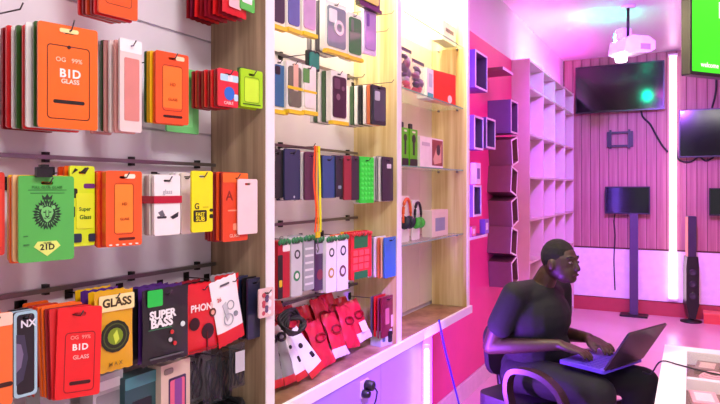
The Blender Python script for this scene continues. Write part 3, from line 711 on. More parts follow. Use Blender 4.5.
flat((351, 358.5, 156, 200), .185, '#3a2a3c', 'dark flat case left of the neon green case', [WINE])
st, sw, sh, stt = flat((359.5, 373, 157, 203), .195, '#2ee23e', 'neon green silicone case with a grid of studs', [LGRN, WHT], t=.009)
for r_ in range(8):
    for c_ in range(4):
        MB().ball(((-.36 + .24 * c_) * sw, -stt / 2, (.1 + .105 * r_) * sh), (.1 * sw, .003, .04 * sh), n=8).build('stud', mat('#3cf04c', .5), st)
flat((382, 392.5, 157, 201), .205, '#3a2c44', 'plum flat case nearest the pale wood divider edge', [WHT, GREY, WHT, GREY, '#e4e0dc', MOSS], gap=.015, prints=[('rect', -.1, .3, .74, .84, '#d8d0e0', 'logo')])
CN['#e4e0dc'] = 'ivory'
# neon lanyard hanging across two rows
p0 = atX(317, 146, W0 + .2); p1 = atX(319, 232, W0 + .2)
e = empty('lanyard', (p0.x, p0.y, p1.z - .02)); L = p0.z - p1.z
for k, (dy, c) in enumerate(((-.016, '#f0501c'), (-.005, '#f8a018'), (.010, '#e6f020'))):
    mb = MB(); n = 12; wd = .010 if k < 2 else .013
    vs = []; fs = []
    for j in range(n + 1):
        z = .02 + L * j / n; s = .004 * math.sin(j * .7 + k); x = .004 * math.sin(j * .5) + k * .003
        vs += [(x, dy + s - wd / 2, z), (x, dy + s + wd / 2, z), (x + .0012, dy + s - wd / 2, z), (x + .0012, dy + s + wd / 2, z)]
    for j in range(n):
        a = 4 * j
        fs += [(a, a + 4, a + 5, a + 1), (a + 2, a + 3, a + 7, a + 6), (a, a + 2, a + 6, a + 4), (a + 1, a + 5, a + 7, a + 3)]
    fs += [(0, 1, 3, 2), (4 * n, 4 * n + 2, 4 * n + 3, 4 * n + 1)]
    mb.add(vs, fs); mb.build('strap', mat(c, .6), e)
MB().box(.0, .006, -.012, .014, .0, .022).build('clasp', mat('#e8c820', .4), e)
MB().tube([(.003, 0, 0), (.003, 0, -.03), (.003, .008, -.045), (.003, 0, -.055), (.003, -.006, -.042)], .002).build('snap_hook', M_STEEL, e)
tag(e, 'orange and neon yellow lanyard hanging across two rows', 'lanyard')
hook(None, p0.y, p0.z - .002, .19, 'wire hook carrying the neon lanyard')
# fourth row: earphone boxes with green tops
def ebox_(box, d, col, label, top='#2c7a48', behind=(), gap=.02, prints=(), t=.016, a=4, hl=None):
    e, w_, h_, t_ = pack(box, d, a, col, label, cat='box', name='earphone_box', what='earphone box', group='earphone boxes in the middle bay', behind=behind, gap=gap, t=t, prints=prints, hooklabel=hl)
    if top:
        mb = MB()
        for k in range(7): mb.ball(((-.42 + .14 * k) * w_, -t_ / 2 - .003, h_ * .96 + .004 * (k % 2)), (.09 * w_, .006, .010), n=8)
        mb.build('green_frill', mat(top, .5), e)
    return e
ear = lambda c: [('ring', .05, .72, .26, .1, '#2c3036'), ('disc', .0, .35, .3, c), ('disc', 0, .35, .17, '#e8e8e4'), ('rect', -.4, .2, .9, .93, '#6a6e78')]
ebox_((276, 288, 240, 298), .18, '#b81f30', 'red and black earphone box by the white divider edge', top='#2c7a48', behind=[BLK, RED, BLK], prints=[('rect', -.5, -.1, .0, .75, '#201c1c'), ('rect', -.4, -.15, .2, .32, '#e0c020'), ('rect', -.1, .5, .8, .95, '#f0e8e8')])
ebox_((289.5, 300.5, 238, 296), .19, '#c8ccd2', 'pale grey earphone box with a green disc', behind=['#b0b4bc', GREY], prints=ear('#2c8a58'))
ebox_((302, 312.5, 236, 290), .18, '#a8adb6', 'grey earphone box in the middle of the green topped row', behind=[WHT, GREY, '#b0b4bc', GREY, WHT], gap=.016, prints=[('rect', -.4, .4, .1 + .13 * k, .14 + .13 * k, '#e0e2e6') for k in range(6)])
CN['#b0b4bc'] = 'cool grey'
ebox_((313, 323.5, 238, 290), .17, '#4a3058', 'purple earphone box behind the lanyard end', behind=[WINE, GREY], prints=[('disc', 0, .3, .3, '#8a3048'), ('rect', -.4, .4, .7, .9, '#b0a8c0')])
ebox_((324.5, 334.5, 237, 292), .19, '#f0efec', 'white earphone box with gold disc right of the lanyard', behind=[WHT, GREY], prints=ear('#b8983a'))
ebox_((335.5, 346.5, 235, 290), .195, '#f0efec', 'white earphone box with brown disc beside the red box', behind=[C('#e86a2a', 'bright orange'), WHT], prints=ear('#6a4a3a'))
ebox_((349.5, 370, 232, 278), .19, '#e02c30', 'red earphone box with a green circle print', top='#c83a2c', behind=[RED, YEL, MOSS], prints=[('rect', -.36, .3, .66, .94, '#1e7a3c', 'green_patch'), ('rect', -.36, .3, .0, .16, '#1e7a3c', 'green_patch')] + [('rect', -.42 + .27 * (k % 3), -.2 + .27 * (k % 3), .2 + .15 * (k // 3), .32 + .15 * (k // 3), '#ff5a54', 'dot') for k in range(9)])
flat((384, 396.3, 237, 277), .215, '#3c74b8', 'blue pack leaning at the divider below the plum case', [PEACH, CORAL, WHT, GREY, STONE, DIM, MOSS], gap=.017, hl='blue pack at the divider')
# empty hooks on the bare stretch
for px, py, dd, l in ((394, 11, .215, 'empty wire hook high before the pale wood divider'), (388, 28, .2, 'empty wire hook beside the lilac rounded case'), (364, 74, .19, 'empty wire hook above the slate grey case row'), (397, 81, .215, 'empty wire hook at the pale wood divider above the slate case')):
    q = atX(px, py, W0 + dd); hook(None, min(q.y, D2 - .015), q.z - .012, dd, l)
q = atX(22, 3, W0 + .2); hook(None, q.y, q.z - .012, .2, 'empty wire hook at the upper left corner')
# ---- heap of red cable packs hung from the lowest crossbar, leaning out over the counter
def red_pack(px, d, z0, h, w_, tilt, roll, kind, label):
    y = Yof(px, W0 + d)
    e = empty('cable_pack', (W0 + d, y, z0), (math.radians(-tilt), roll, PI / 2 - .1))
    if kind == 'red':
        linkmesh('pouch', pouch_mesh(w_, h, .024, mat('#d01c34', .3, noise=.12, scale=40, coat=.4), mat('#e8dcdc', .3), .2 if int(px) % 3 == 0 else 0, seed=int(px), crumple=.005), e)
        if int(px * 7) % 3 == 0: MB().box(-w_ * .28, w_ * .2, -.0205, -.0195, h * .2, h * .45).build('label_card', mat('#f4e4e6', .4), e)
        MB().tube([(.3 * w_ * math.cos(q), -.0185, h * .62 + .16 * w_ * math.sin(q)) for q in [2 * PI * j / 12 for j in range(13)]], .004, n=5).build('cable_loop', mat('#8e0e20', .4), e)
    elif kind == 'card':
        linkmesh('pouch', pouch_mesh(w_, h, .018, mat('#efeff2', .3), mat('#d82c2c', .35), .16, seed=int(px)), e)
        MB().poly(circ(-.05 * w_, h * .66, w_ * .12), -.0115, -.0095).build('earphone_picture', M_BLACK, e)
        MB().poly(rrect(w_ * .2, h * .12, .004, w_ * .2, h * .32), -.0115, -.0095).build('earphone_picture', M_BLACK, e)
    else:
        linkmesh('pouch', pouch_mesh(w_, h, .026, glass('clear_bag', '#e8e8ea', .35, .12), mat('#d82c34', .35), .12, seed=int(px)), e)
        mb = MB()
        for k in range(8):
            mb.tube([((-.38 + .11 * k + .04 * math.sin(j * .8 + k)) * w_, .004 * math.sin(k * 2 + j), h * (.14 + .08 * j)) for j in range(10)], .003, n=5)
        mb.build('cable', M_RUB, e)
        MB().tube([(.3 * w_ * math.cos(q), -.012, h * .8 + .2 * w_ * math.sin(q)) for q in [2 * PI * j / 14 for j in range(15)]], .006, n=6).build('cable_coil', M_RUB, e)
    tag(e, label, 'cable pack', 'cable packs over the counter')
red_pack(279, .155, ZK + .02, .21, .058, 16, .04, 'bag', 'clear bag of black cables with red foot at the left of the heap')
red_pack(291, .165, ZK + .02, .21, .062, 18, -.03, 'bag', 'clear bag of black cables leaning second in the heap')
red_pack(303, .175, ZK + .02, .19, .06, 24, -.16, 'card', 'white earphone card with red foot left of the larger card')
red_pack(319, .185, ZK + .02, .19, .085, 30, -.36, 'card', 'large slanting white earphone card with red foot on the heap')
NUM = ('first', 'second', 'third', 'fourth', 'fifth', 'sixth')
for c_ in range(6):
    for r_ in range(3):
        if c_ < 2 and r_ == 2: continue
        dd = .03 + .062 * r_ + .004 * (c_ % 2)
        yy = 1.90 + .105 * c_ + .004 * r_
        pz_ = depth((W0 + dd, yy)); pxx = 360 + F * (cs * (W0 + dd) + sn * yy) / pz_
        red_pack(pxx, dd, ZK + .012 + (.03 if c_ < 2 else .0) + (.034 * (2 - r_)) + .012 * ((c_ * 5 + r_ * 3) % 4), .2 - .008 * r_, .1, 24, .1 * ((c_ + 2 * r_) % 3 - 1), 'red', 'shiny red cable pack, %s column and %s row from the wall in the heap' % (NUM[c_], NUM[r_]))
lm = MB()
for k in range(5):
    r = .045 + .006 * k
    lm.tube([(.01 * math.sin(3 * q + k), r * math.cos(q), r * .62 * math.sin(q) + .004 * k) for q in [2 * PI * j / 18 for j in range(19)]], .006, n=6)
p = atX(294, 326, W0 + .2)
tag(lm.build('coiled_cable', M_RUB, None, tuple(p), (0, -.5, 0)), 'black cable coil draped over the left of the red heap', 'cable')
# adapter carton at the right end
p0, p1 = atX(380, 349, FR - .03), atX(394, 346, FR - .03)
e = empty('adapter_box', (FR - .06, (p0.y + p1.y) / 2, ZK + .0005), (0, 0, PI / 2 - .2)); wd = .085
MB().box(-wd / 2, wd / 2, -.03, .03, 0, .07).build('carton', mat('#c8ccd4', .35), e)
MB().poly(rrect(.026, .05, .006, .025, .012), -.0345, -.03).build('plug_picture', M_BLACK, e)
MB().poly(rrect(.02, .022, .004, -.02, .02), -.0312, -.03).build('label', mat('#5a7088', .4), e)
tag(e, 'pale grey adapter box with black plug at the counter end by the divider', 'box')
e, w_, h_, t_ = pack((381, 393.5, 296, 336), .2, 4, '#7a1c34', 'wine red card hanging above the adapter box', name='accessory_card', behind=[WINE, RED, DIM], gap=.018, prints=[('rect', -.2, .1, .3, .7, '#c8707c'), ('rect', .25, .4, .2, .5, '#e8c0c4')])
# socket and plug on the counter front
p = atX(364, 388, FR + .0125)
e = empty('power_plug', (FR + .0125, p.y, p.z), (0, 0, PI / 2))
MB().poly(rrect(.07, .07, .006, 0, -.035), -.006, 0).build('socket_plate', mat('#d8ccd8', .4), e)
MB().lathe([(.0, 0), (.02, 0), (.022, .012), (.02, .035), (.012, .04)], T=Matrix.Translation((.006, -.006, .012)) @ Matrix.Rotation(PI / 2, 4, 'X')).build('plug', M_BLACK, e)
MB().lathe([(.0, 0), (.016, 0), (.017, .012), (.014, .03), (.01, .032)], T=Matrix.Translation((-.02, -.006, -.016)) @ Matrix.Rotation(PI / 2, 4, 'X')).build('plug', M_BLACK, e)
MB().tube([(.006, -.043, .012), (.012, -.055, -.01), (.018, -.045, -.05), (.03, -.02, -.1), (.03, -.006, -.2), (.032, -.006, -.5)], .0035).build('cord', M_BLACK, e)
tag(e, 'black plug with hanging cord in the counter front socket', 'plug')

# ================================================================== glass shelf bay
def glass_shelf(z, label):
    y0, y1 = D2 + TH, D3
    e = empty('glass_shelf', (W0, (y0 + y1) / 2, z)); L = (y1 - y0) / 2 - .002
    MB().box(.001, .205, -L, L, -.006, 0).build('pane', M_GLASS, e)
    MB().box(.205, .2065, -L, L, -.006, 0).build('front_edge', mat('#7aa898', .2), e)
    for s in (-1, 1):
        for x in (.05, .17): MB().tube([(x, s * L, -.012), (x, s * (L - .02), -.012)], .006, n=8).build('bracket_pin', M_STEEL, e)
    tag(e, label, 'shelf', 'glass shelves')
ZS = [2.355, 1.985, 1.61, 1.225]
for z, l in zip(ZS, ('topmost glass shelf in the pale wood bay', 'glass shelf carrying the red box', 'glass shelf carrying two green packs', 'lowest glass shelf carrying the headphone boxes')): glass_shelf(z, l)
def shelf_box(px0, px1, x, z, h, dpt, cols, label, name='gadget_box', parts=(), cat='box', rot=0.0):
    y0, y1 = Yof(px0, x), Yof(px1, x); wd = (y1 - y0)
    e = empty(name, (x - dpt / 2, (y0 + y1) / 2, z + .0006), (0, 0, PI / 2 + rot))
    MB().box(-wd / 2, wd / 2, -dpt / 2, dpt / 2, 0, h).build('carton', mat(cols, .35), e)
    printing(e, wd, h, dpt, parts)
    tag(e, label, cat); return e, wd
shelf_box(436, 452, -1.25, ZS[1], .175, .05, '#e23a26', 'upright red box on the upper glass shelf', parts=[('disc', .25, .16, .09, '#f8d8d0', 'seal')], rot=-.2)
shelf_box(427, 433.5, -1.26, ZS[1], .165, .06, '#f4f2f0', 'white box with teal foot left of the red box', parts=[('rect', -.4, .45, .02, .2, '#3aa8b0'), ('rect', -.2, .3, .4, .85, '#c8d4dc')])
for k, (a, b) in enumerate(((402, 408.5), (410, 417.5))):
    e, wd = shelf_box(a, b, -1.26, ZS[2], .19, .04, '#62c418', ('left' if k == 0 else 'right') + ' one of two lime green packs with black pictures on glass shelf', name='earphone_box',
              parts=[('rect', -.5, .5, 0, .2, '#1c2418'), ('rect', -.12, .12, .3, .72, '#1a2014', 'earphone_picture'), ('disc', .0, .74, .24, '#1a2014', 'earphone_picture'), ('rect', -.2, .2, .9, .95, '#e8f8d0')])
    MB().poly(rrect(wd * .4, .03, .006, 0, .19), -.004, .004).build('hang_tab', mat('#1c2418', .4), e)
shelf_box(420, 443, -1.26, ZS[2], .165, .07, '#efe6e2', 'white box with brown red picture right of the green packs', parts=[('rect', .0, .48, .08, .95, '#8a4038', 'picture'), ('poly', [(.05, .3), (.2, .7), (.3, .5), (.42, .85), (.42, .2), (.1, .12)], '#d8a890', 'picture'), ('disc', .28, .62, .09, '#3a2428', 'picture'), ('rect', -.42, -.1, .7, .82, '#c8c0c4')])
# figurine bags on the second glass shelf (mottled grey purple)
for k, (a, b, hh) in enumerate(((402, 413, .2), (414, 425.5, .165))):
    y0, y1 = Yof(a, -1.25), Yof(b, -1.25); wd = y1 - y0
    e = empty('toy_bag', (-1.26, (y0 + y1) / 2, ZS[1] + .0006), (0, 0, PI / 2))
    linkmesh('pouch', pouch_mesh(wd, hh, .05, glass('toy_bag_film', '#a898b0', .16, .15), seed=k), e)
    rnd = random.Random(k)
    for j in range(9):
        z = .02 + (hh - .05) * j / 8
        MB().ball((rnd.uniform(-.25, .25) * wd, rnd.uniform(-.004, .004), z), (wd * rnd.uniform(.2, .36), .014, rnd.uniform(.012, .03)), n=8).build('trinket', mat(('#6a5468', '#8a4a68', '#b0a4b8', '#4a3a50', '#7a6a80')[(j + k) % 5] if j > 1 else '#d84a5a', .4), e)
    MB().box(-wd * .5, wd * .5, -.002, .002, hh - .004, hh + .012).build('header_card', mat('#5a4a5c', .5), e)
    tag(e, ('taller' if k == 0 else 'shorter') + ' bag of grey purple trinkets on the upper glass shelf', 'bag')
# top shelf
e, wd = shelf_box(443, 456, -1.26, ZS[0], .11, .07, '#e8e6c8', 'pale carton on the topmost glass shelf', parts=[('rect', -.3, .3, .5, .7, '#5a584a')])
# headphone packs on the lowest shelf
def headphones(px, x, z, col, inner, label, s=1.0):
    y = Yof(px, x); e = empty('headphone_pack', (x, y, z + .0006), (0, 0, PI / 2))
    MB().poly(rrect(.115 * s, .235 * s, .01), .012, .018).build('backing_card', mat('#f0ece6', .4), e)
    MB().tube([(.046 * s * math.cos(q), 0, .145 * s + .075 * s * math.sin(q)) for q in [PI * j / 14 for j in range(15)]], .008 * s, n=8).build('headband', mat(col, .4), e)
    for sx in (-1, 1):
        MB().lathe([(.0, 0), (.03 * s, 0), (.034 * s, .008), (.03 * s, .02), (.02, .024)], n=14, T=Matrix.Translation((sx * .04 * s, 0, .1 * s)) @ Matrix.Rotation(sx * PI / 2, 4, 'Y') @ Matrix.Rotation(PI, 4, 'X')).build('ear_cup', mat(inner, .5), e)
        MB().tube([(sx * .046 * s, 0, .145 * s), (sx * .045 * s, 0, .1 * s)], .006).build('arm', mat(col, .4), e)
    tag(e, label, 'headphones', 'headphones on the lowest glass shelf')
headphones(407, -1.27, ZS[3], '#e8622a', '#1c2034', 'orange and navy headphones on the lowest glass shelf')
headphones(418, -1.28, ZS[3], '#1a1c1e', '#3fae3a', 'black and green headphones on the lowest glass shelf', .9)
shelf_box(432, 448, -1.27, ZS[3], .15, .06, '#e0d4c0', 'cream box right of the headphones on the lowest glass shelf', parts=[('rect', -.3, .3, .2, .7, '#8a9ab0')])
# ================================================================== cube shelves on the red wall
M_CUBE = mat('#6a4a90', .4, noise=.05)
M_EDGE = mat('#e0c8e8', .4)
M_CUBER = mat('#7a4a58', .4, noise=.05)
def cube(y, z, w_, h, dp, label, rx=0.0, m=M_CUBE, edge=M_EDGE):
    e = empty('cube_shelf', (W0 + .001, y, z), (rx, 0, 0)); t = .014
    MB().box(0, dp, -w_ / 2, -w_ / 2 + t, 0, h).build('side_panel', m, e)
    MB().box(0, dp, w_ / 2 - t, w_ / 2, 0, h).build('side_panel', m, e)
    MB().box(0, dp, -w_ / 2 + t, w_ / 2 - t, h - t, h).build('top_panel', m, e)
    MB().box(0, dp, -w_ / 2 + t, w_ / 2 - t, 0, t).build('bottom_panel', m, e)
    T = Matrix.Translation((dp, 0, 0)) @ Matrix.Rotation(PI / 2, 4, 'Z')
    MB().poly(rrect(w_, h, .001, 0, 0, 1), -.003, 0, holes=[rrect(w_ - 2 * t, h - 2 * t, .001, 0, t, 1)], T=T).build('front_edge', edge, e)
    tag(e, label, 'shelf', 'cube shelves on the red wall')
    return e
def ZatX(px, py, X): return atX(px, py, X).z
XF = -1.245; DP = XF - W0
def cube_px(p0, p1, yt, yb, label, rx=0.0, m=M_CUBE, edge=M_EDGE):
    y0, y1 = Yof(p0, XF), Yof(p1, XF)
    zt, zb = ZatX(p0, yt, XF), ZatX(p0, yb, XF)
    return cube((y0 + y1) / 2, zb, y1 - y0, zt - zb, DP, label, rx, m, edge)
cube_px(475, 487, 49, 87, 'top purple cube shelf with pale edge beside the pale wood divider')
cube_px(474, 483, 115, 149, 'purple cube shelf at mid height nearest the divider')
cube_px(486, 495, 117, 148, 'second purple cube shelf at mid height')
cube_px(473, 481, 185, 217, 'lower purple cube shelf nearest the divider')
y0 = Yof(503, -1.23); z0 = ZatX(505, 68, -1.23)
e = empty('floating_shelf', (W0 + .001, y0 + .12, z0)); MB().box(0, .2, -.13, .16, -.02, 0).build('board', M_CUBER, e); MB().box(.2, .203, -.13, .16, -.02, 0).build('front_edge', M_EDGE, e)
tag(e, 'flat purple floating shelf above the cube tower', 'shelf')
ys = Yof(511, XF) + .10
labs = ['top cube of the zigzag tower on the red wall', 'second cube down the zigzag tower, tilted', 'third cube down the zigzag tower, tilted', 'fourth cube down the zigzag tower, tilted', 'lowest cube of the zigzag tower, tilted']
zc = ZatX(512, 98, XF)
for k in range(6):
    hgt = .24 if k else .275
    zc -= hgt
    cube(ys + (0 if k == 0 else (.035 if k % 2 else -.03)), zc, .22 if k == 0 else .195, hgt - (.03 if k else .015), DP, (labs + ['cube below the zigzag tower near the counter height'])[k], 0 if k == 0 else (.2 if k % 2 else -.2), M_CUBER if k else M_CUBE, mat('#f4e8f4', .4) if k else M_EDGE)
# goods in the cubes
def small_box(px, yb, yt, wd, col, pic, label, x=XF - .03):
    y = Yof(px, x); zb, zt = ZatX(px, yb, x), ZatX(px, yt, x)
    e = empty('small_box', (x - .02, y, zb), (0, 0, PI / 2)); h = zt - zb
    MB().box(-wd / 2, wd / 2, -.02, .02, 0, h).build('carton', mat(col, .4), e)
    MB().poly(rrect(wd * .6, h * .5, .004, 0, h * .25), -.0208, -.02).build('picture', mat(pic, .4), e)
    tag(e, label, 'box')
small_box(478.5, 184.2, 163, .1, '#e8d8ee', '#7a5aa8', 'small pale box standing on the lower purple cube', XF - .03)
y1_, z1_ = Yof(484, XF), ZatX(484, 235, XF)
e = empty('wall_shelf', (W0 + .001, y1_ - .05, z1_ - .02)); MB().box(0, .16, -.3, .2, 0, .018).build('board', M_CUBE, e); MB().box(.16, .163, -.3, .2, 0, .018).build('front_edge', M_EDGE, e)
tag(e, 'purple wall shelf below the cube shelves with small boxes', 'shelf')
for px, yt, c, pc, l in ((474, 226, '#d86a8a', '#f0d0e0', 'small pink box on the purple wall shelf'), (487, 219, '#8a5ad0', '#f0e0ff', 'small violet box on the purple wall shelf')):
    y = Yof(px, XF - .03); e = empty('small_box', (XF - .05, y, z1_ - .0015), (0, 0, PI / 2)); h = ZatX(px, yt, XF - .03) - z1_
    MB().box(-.045, .045, -.02, .02, 0, h).build('carton', mat(c, .4), e); MB().poly(rrect(.05, h * .5, .004, 0, h * .25), -.0208, -.02).build('picture', mat(pc, .4), e)
    tag(e, l, 'box')
# ================================================================== white grid shelf
XG = -1.27
g0, g1 = YG0 + .001, YG0 + 2.34
gs = empty('grid_shelf', (W0 + .001, (g0 + g1) / 2, 0)); tag(gs, 'tall white open grid shelf along the wall by the back corner', 'shelf')
M_GRID = mat('#d8bcc4', .4, noise=.03)
L = (g1 - g0) / 2; dp = XG - W0 - .001
rows = [0.06, .445, .83, 1.21, 1.592, 1.978, 2.394, 2.633]
MB().box(0, .006, -L, L, 0, 2.65).build('back_panel', M_GRID, gs)
for k in range(5):
    y = -L + .011 + (2 * L - .022) * k / 4
    MB().box(.006, dp, y - .011, y + .011, 0, 2.65).build('side_panel' if k in (0, 4) else 'upright', M_GRID, gs)
for z in rows:
    for k in range(4):
        a = -L + .022 + (2 * L - .022) * k / 4; b = -L + (2 * L - .022) * (k + 1) / 4
        MB().box(.006, dp - .001, a, b, z - .009, z + .009).build('shelf_board', M_GRID, gs)
# ================================================================== back wall screens
def screen(px0, px1, py0, py1, y, label, name='television', th=.05, bez=.012, tilt=0.0, scr=M_SCREEN):
    a, b = atY(px0, (py0 + py1) / 2, y), atY(px1, (py0 + py1) / 2, y)
    zt = (atY(px0, py0, y).z + atY(px1, py0, y).z) / 2; zb = (atY(px0, py1, y).z + atY(px1, py1, y).z) / 2
    wd, h = b.x - a.x, zt - zb
    e = empty(name, ((a.x + b.x) / 2, y, zb)); 
    MB().poly(rrect(wd, h, .006), 0, th, ).build('casing', M_BLACK, e)
    MB().poly(rrect(wd, h, .006), -.006, 0, holes=[rrect(wd - 2 * bez, h - 2.4 * bez, .002, 0, bez * 1.4)]).build('bezel', mat('#1a191d', .3), e)
    MB().poly(rrect(wd - 2 * bez, h - 2.4 * bez, .002, 0, bez * 1.4), -.002, 0).build('screen', scr, e)
    MB().box(-.1, .1, th, YB - y - .013, h * .3, h * .7).build('wall_mount', M_BLACK, e)
    tag(e, label, 'screen', 'screens on the back wall'); return e, wd, h
YS = YB - .12
screen(575.5, 664.5, 64, 111.5, YS, 'large black television high on the back wall reflecting green light')
screen(679, 742, 108.5, 157, YS, 'wide black television on the back wall right of the tube lamp')
m1, mw, mh = screen(605, 650, 186.5, 214, YS, 'small black monitor on the back wall under the empty bracket', name='monitor')
screen(709, 752, 188, 216, YS, 'small black monitor at the right edge of the back wall', name='monitor')
# empty bracket frame
a, b = atY(607, 139, YB - .03), atY(633, 139, YB - .03); zt, zb = atY(620, 131.5, YB - .03).z, atY(620, 147, YB - .03).z
wd, h = b.x - a.x, zt - zb
e = empty('wall_bracket', ((a.x + b.x) / 2, YB - .02, zb))
MB().poly(rrect(wd, h, .004), -.02, .019, holes=[rrect(wd - .06, h - .05, .003, 0, .025)]).build('frame', M_BLACK, e)
for s in (-1, 1): MB().box(s * wd * .36 - .012, s * wd * .36 + .012, -.028, -.0202, -.02, h + .02).build('arm', M_BLACK, e)
tag(e, 'empty black rectangular wall bracket below the large television', 'bracket')
# cables
def cable(pts, r, label, m=M_RUB, cat='cable', name='cable', group=None):
    P = [Vector(p) for p in pts]; out = []
    for i in range(len(P) - 1):
        p0 = P[max(i - 1, 0)]; p1 = P[i]; p2 = P[i + 1]; p3 = P[min(i + 2, len(P) - 1)]
        for k in range(6):
            t = k / 6
            out.append(.5 * ((2 * p1) + (-p0 + p2) * t + (2 * p0 - 5 * p1 + 4 * p2 - p3) * t * t + (-p0 + 3 * p1 - 3 * p2 + p3) * t ** 3))
    out.append(P[-1])
    return tag(MB().tube(out, r).build(name, m), label, cat, group)
cy = YB - .012
cable([atY(641, 110, cy), atY(643, 117, cy), atY(650, 124, cy), atY(655, 133, cy), atY(662, 145, cy), atY(668, 152, cy)], .012, 'dark cable curving from the large television to the tube lamp')
cable([atY(676, 150, cy), atY(679, 160, cy), atY(690, 162, cy), atY(699, 157, cy), atY(706, 161, cy), atY(714, 157, cy)], .010, 'looping cable under the wide television')
cable([atY(615, 214, cy), atY(614, 222, cy), atY(615, 236, cy), atY(614, 260, cy), atY(615, 290, cy)], .008, 'thin cable hanging from the small monitor')
cable([atY(716, 60, cy), atY(716, 90, cy), atY(712, 108, cy)], .012, 'cable rising from the wide television')
# projector hung from the ceiling
pz = 5.45
c = Vector((0, 0, 0)); xc = (630 - 360) / F * pz
px_, py_ = cs * xc - sn * pz, sn * xc + cs * pz
zt, zb = H + (188 - 38) / F * pz, H + (188 - 56) / F * pz
e = empty('ceiling_projector', (px_, py_, zb), (0, 0, YAW + .25))
hh = zt - zb
body = MB()
prof = [(-.14, .015), (-.10, 0), (.12, .02), (.17, .05), (.17, hh * .75), (.10, hh), (-.06, hh), (-.12, hh * .8)]
body.poly(prof, -.11, .11); body.build('body', mat('#fbf8fb', .3), e)
MB().lathe([(.0, 0), (.045, 0), (.05, .03), (.04, .06)], n=16, T=Matrix.Translation((-.09, 0, -.055))).build('lamp_head', mat('#ffffff', .3, noise=0, emit=14), e)
MB().box(-.07, .03, .02, .11, hh, hh + .09).build('lamp_pod', M_WHITE, e)
MB().lathe([(.0, 0), (.05, 0), (.052, .02), (.0, .021)], n=16, T=Matrix.Translation((-.02, .11, hh + .03)) @ Matrix.Rotation(-PI / 2, 4, 'X')).build('lens', mat('#10ffc0', .2, noise=0, emit=190), e)
MB().box(.02, .12, -.1101, -.11 - .004, .04, .09).build('vent', mat('#9aa0b8', .5), e)
MB().tube([(-.02, 0, hh), (-.02, 0, ZC - zb - .02)], .012, n=8).build('pole', M_BLACK, e)
MB().lathe([(.0, 0), (.06, 0), (.06, .02), (.0, .0201)], T=Matrix.Translation((-.02, 0, ZC - zb - .021))).build('ceiling_plate', M_WHITE, e)
tag(e, 'white projector hanging on a thin pole from the pink ceiling', 'projector')
# hanging green display, upper right
pz = 3.0
def atdepth(px, py, z):
    xc = (px - 360) / F * z
    return Vector((cs * xc - sn * z, sn * xc + cs * z, H + (HY - py) / F * z))
P = atdepth(689.5, 74.5, pz); ang = math.radians(90 - 38)
e = empty('hanging_display', tuple(P), (0, 0, ang))
wd, h = .74, .44
MB().poly(rrect(wd, h, .006, wd / 2), 0, .045).build('casing', M_BLACK, e)
MB().poly(rrect(wd, h, .006, wd / 2), -.004, 0, holes=[rrect(wd - .026, h - .03, .002, wd / 2, .018)]).build('bezel', mat('#151517', .3), e)
MB().poly(rrect(wd - .026, h - .03, .002, wd / 2, .018), -.002, 0).build('screen', mat('#35d414', .3, noise=.05, scale=3, emit=.75), e)
wt = mat('#f4ffe8', .4, noise=0, emit=.8)
letters('welcome', .035, wt, e, .14, -.0028, .055, .01)
letters('H', .11, wt, e, .24, -.0028, .33, .02)
MB().poly(circ(.07, .385, .012, 8), -.0028, -.002).build('screen_mark', mat('#c83a20', .4, noise=0, emit=.6), e)
MB().tube([(wd / 2, .06, h * .5), (wd / 2, .06, ZC - P.z - .01)], .018, n=8).build('pole', M_BLACK, e)
MB().box(wd / 2 - .08, wd / 2 + .08, .045, .07, h * .3, h * .7).build('mount_plate', M_BLACK, e)
MB().box(wd / 2 - .06, wd / 2 + .06, .0, .12, ZC - P.z - .012, ZC - P.z).build('ceiling_plate', M_BLACK, e)
tag(e, 'black framed display with bright green screen hung at upper right', 'display')
# tower speaker at the back wall
p = atY(691, 316, YB - .22); 
e = empty('tower_speaker', (p.x, YB - .22, 0), (0, 0, .25))
zt = atY(691, 216, YB - .22).z; zm = atY(691, 258, YB - .22).z
MB().poly(rrect(.085, zt - zm + .04, .01, 0, zm - .04), -.05, .05).build('upper_column', mat('#3a2a48', .35), e)
MB().poly([(-.055, zm + .02), (-.065, zm - .1), (-.065, .2), (-.03, .045), (.03, .045), (.065, .2), (.065, zm - .1), (.055, zm + .02)], -.07, .07).build('lower_cabinet', M_BLACK, e)
for k in range(3): MB().lathe([(.0, 0), (.04, 0), (.042, .006), (.03, .002), (.0, .0021)], n=16, T=Matrix.Translation((0, -.07, .3 + .13 * k)) @ Matrix.Rotation(PI / 2, 4, 'X')).build('driver', mat('#2a2830', .5), e)
MB().lathe([(.0, 0), (.11, 0), (.11, .015), (.03, .03), (.03, .05)], n=20).build('base', M_BLACK, e)
MB().box(-.046, -.0425, -.05, .05, zm, zt - .01).build('side_strip', mat('#e87a50', .4), e)
tag(e, 'slim black tower speaker standing by the back wall', 'speaker')
# slim stand under the monitor
p = atY(634.5, 300, YB - .1)
e = empty('monitor_stand', (p.x, YB - .18, 0)); zt = atY(634, 213.5, YB - .18).z
MB().box(-.045, .045, -.02, .02, .02, zt).build('post', mat('#4a3a5c', .35), e)
MB().poly(rrect(.3, .2, .03, 0, -.1), -.0, .02, T=Matrix(((1, 0, 0, 0), (0, 0, 1, 0), (0, 1, 0, 0), (0, 0, 0, 1)))).build('foot', M_BLACK, e)
tag(e, 'dark purple post standing under the small monitor', 'stand')
# red storage box at the skirting
p = atY(714, 316, YB - .2)
e = empty('storage_box', (p.x + .1, YB - .15, 0)); MB().box(-.2, .6, -.1, .1, 0, .1).build('body', mat('#d85048', .4), e); MB().box(-.205, .605, -.105, .105, .1, .115).build('lid', mat('#e87060', .4), e)
tag(e, 'low red box on the floor at the right of the tower speaker', 'box')
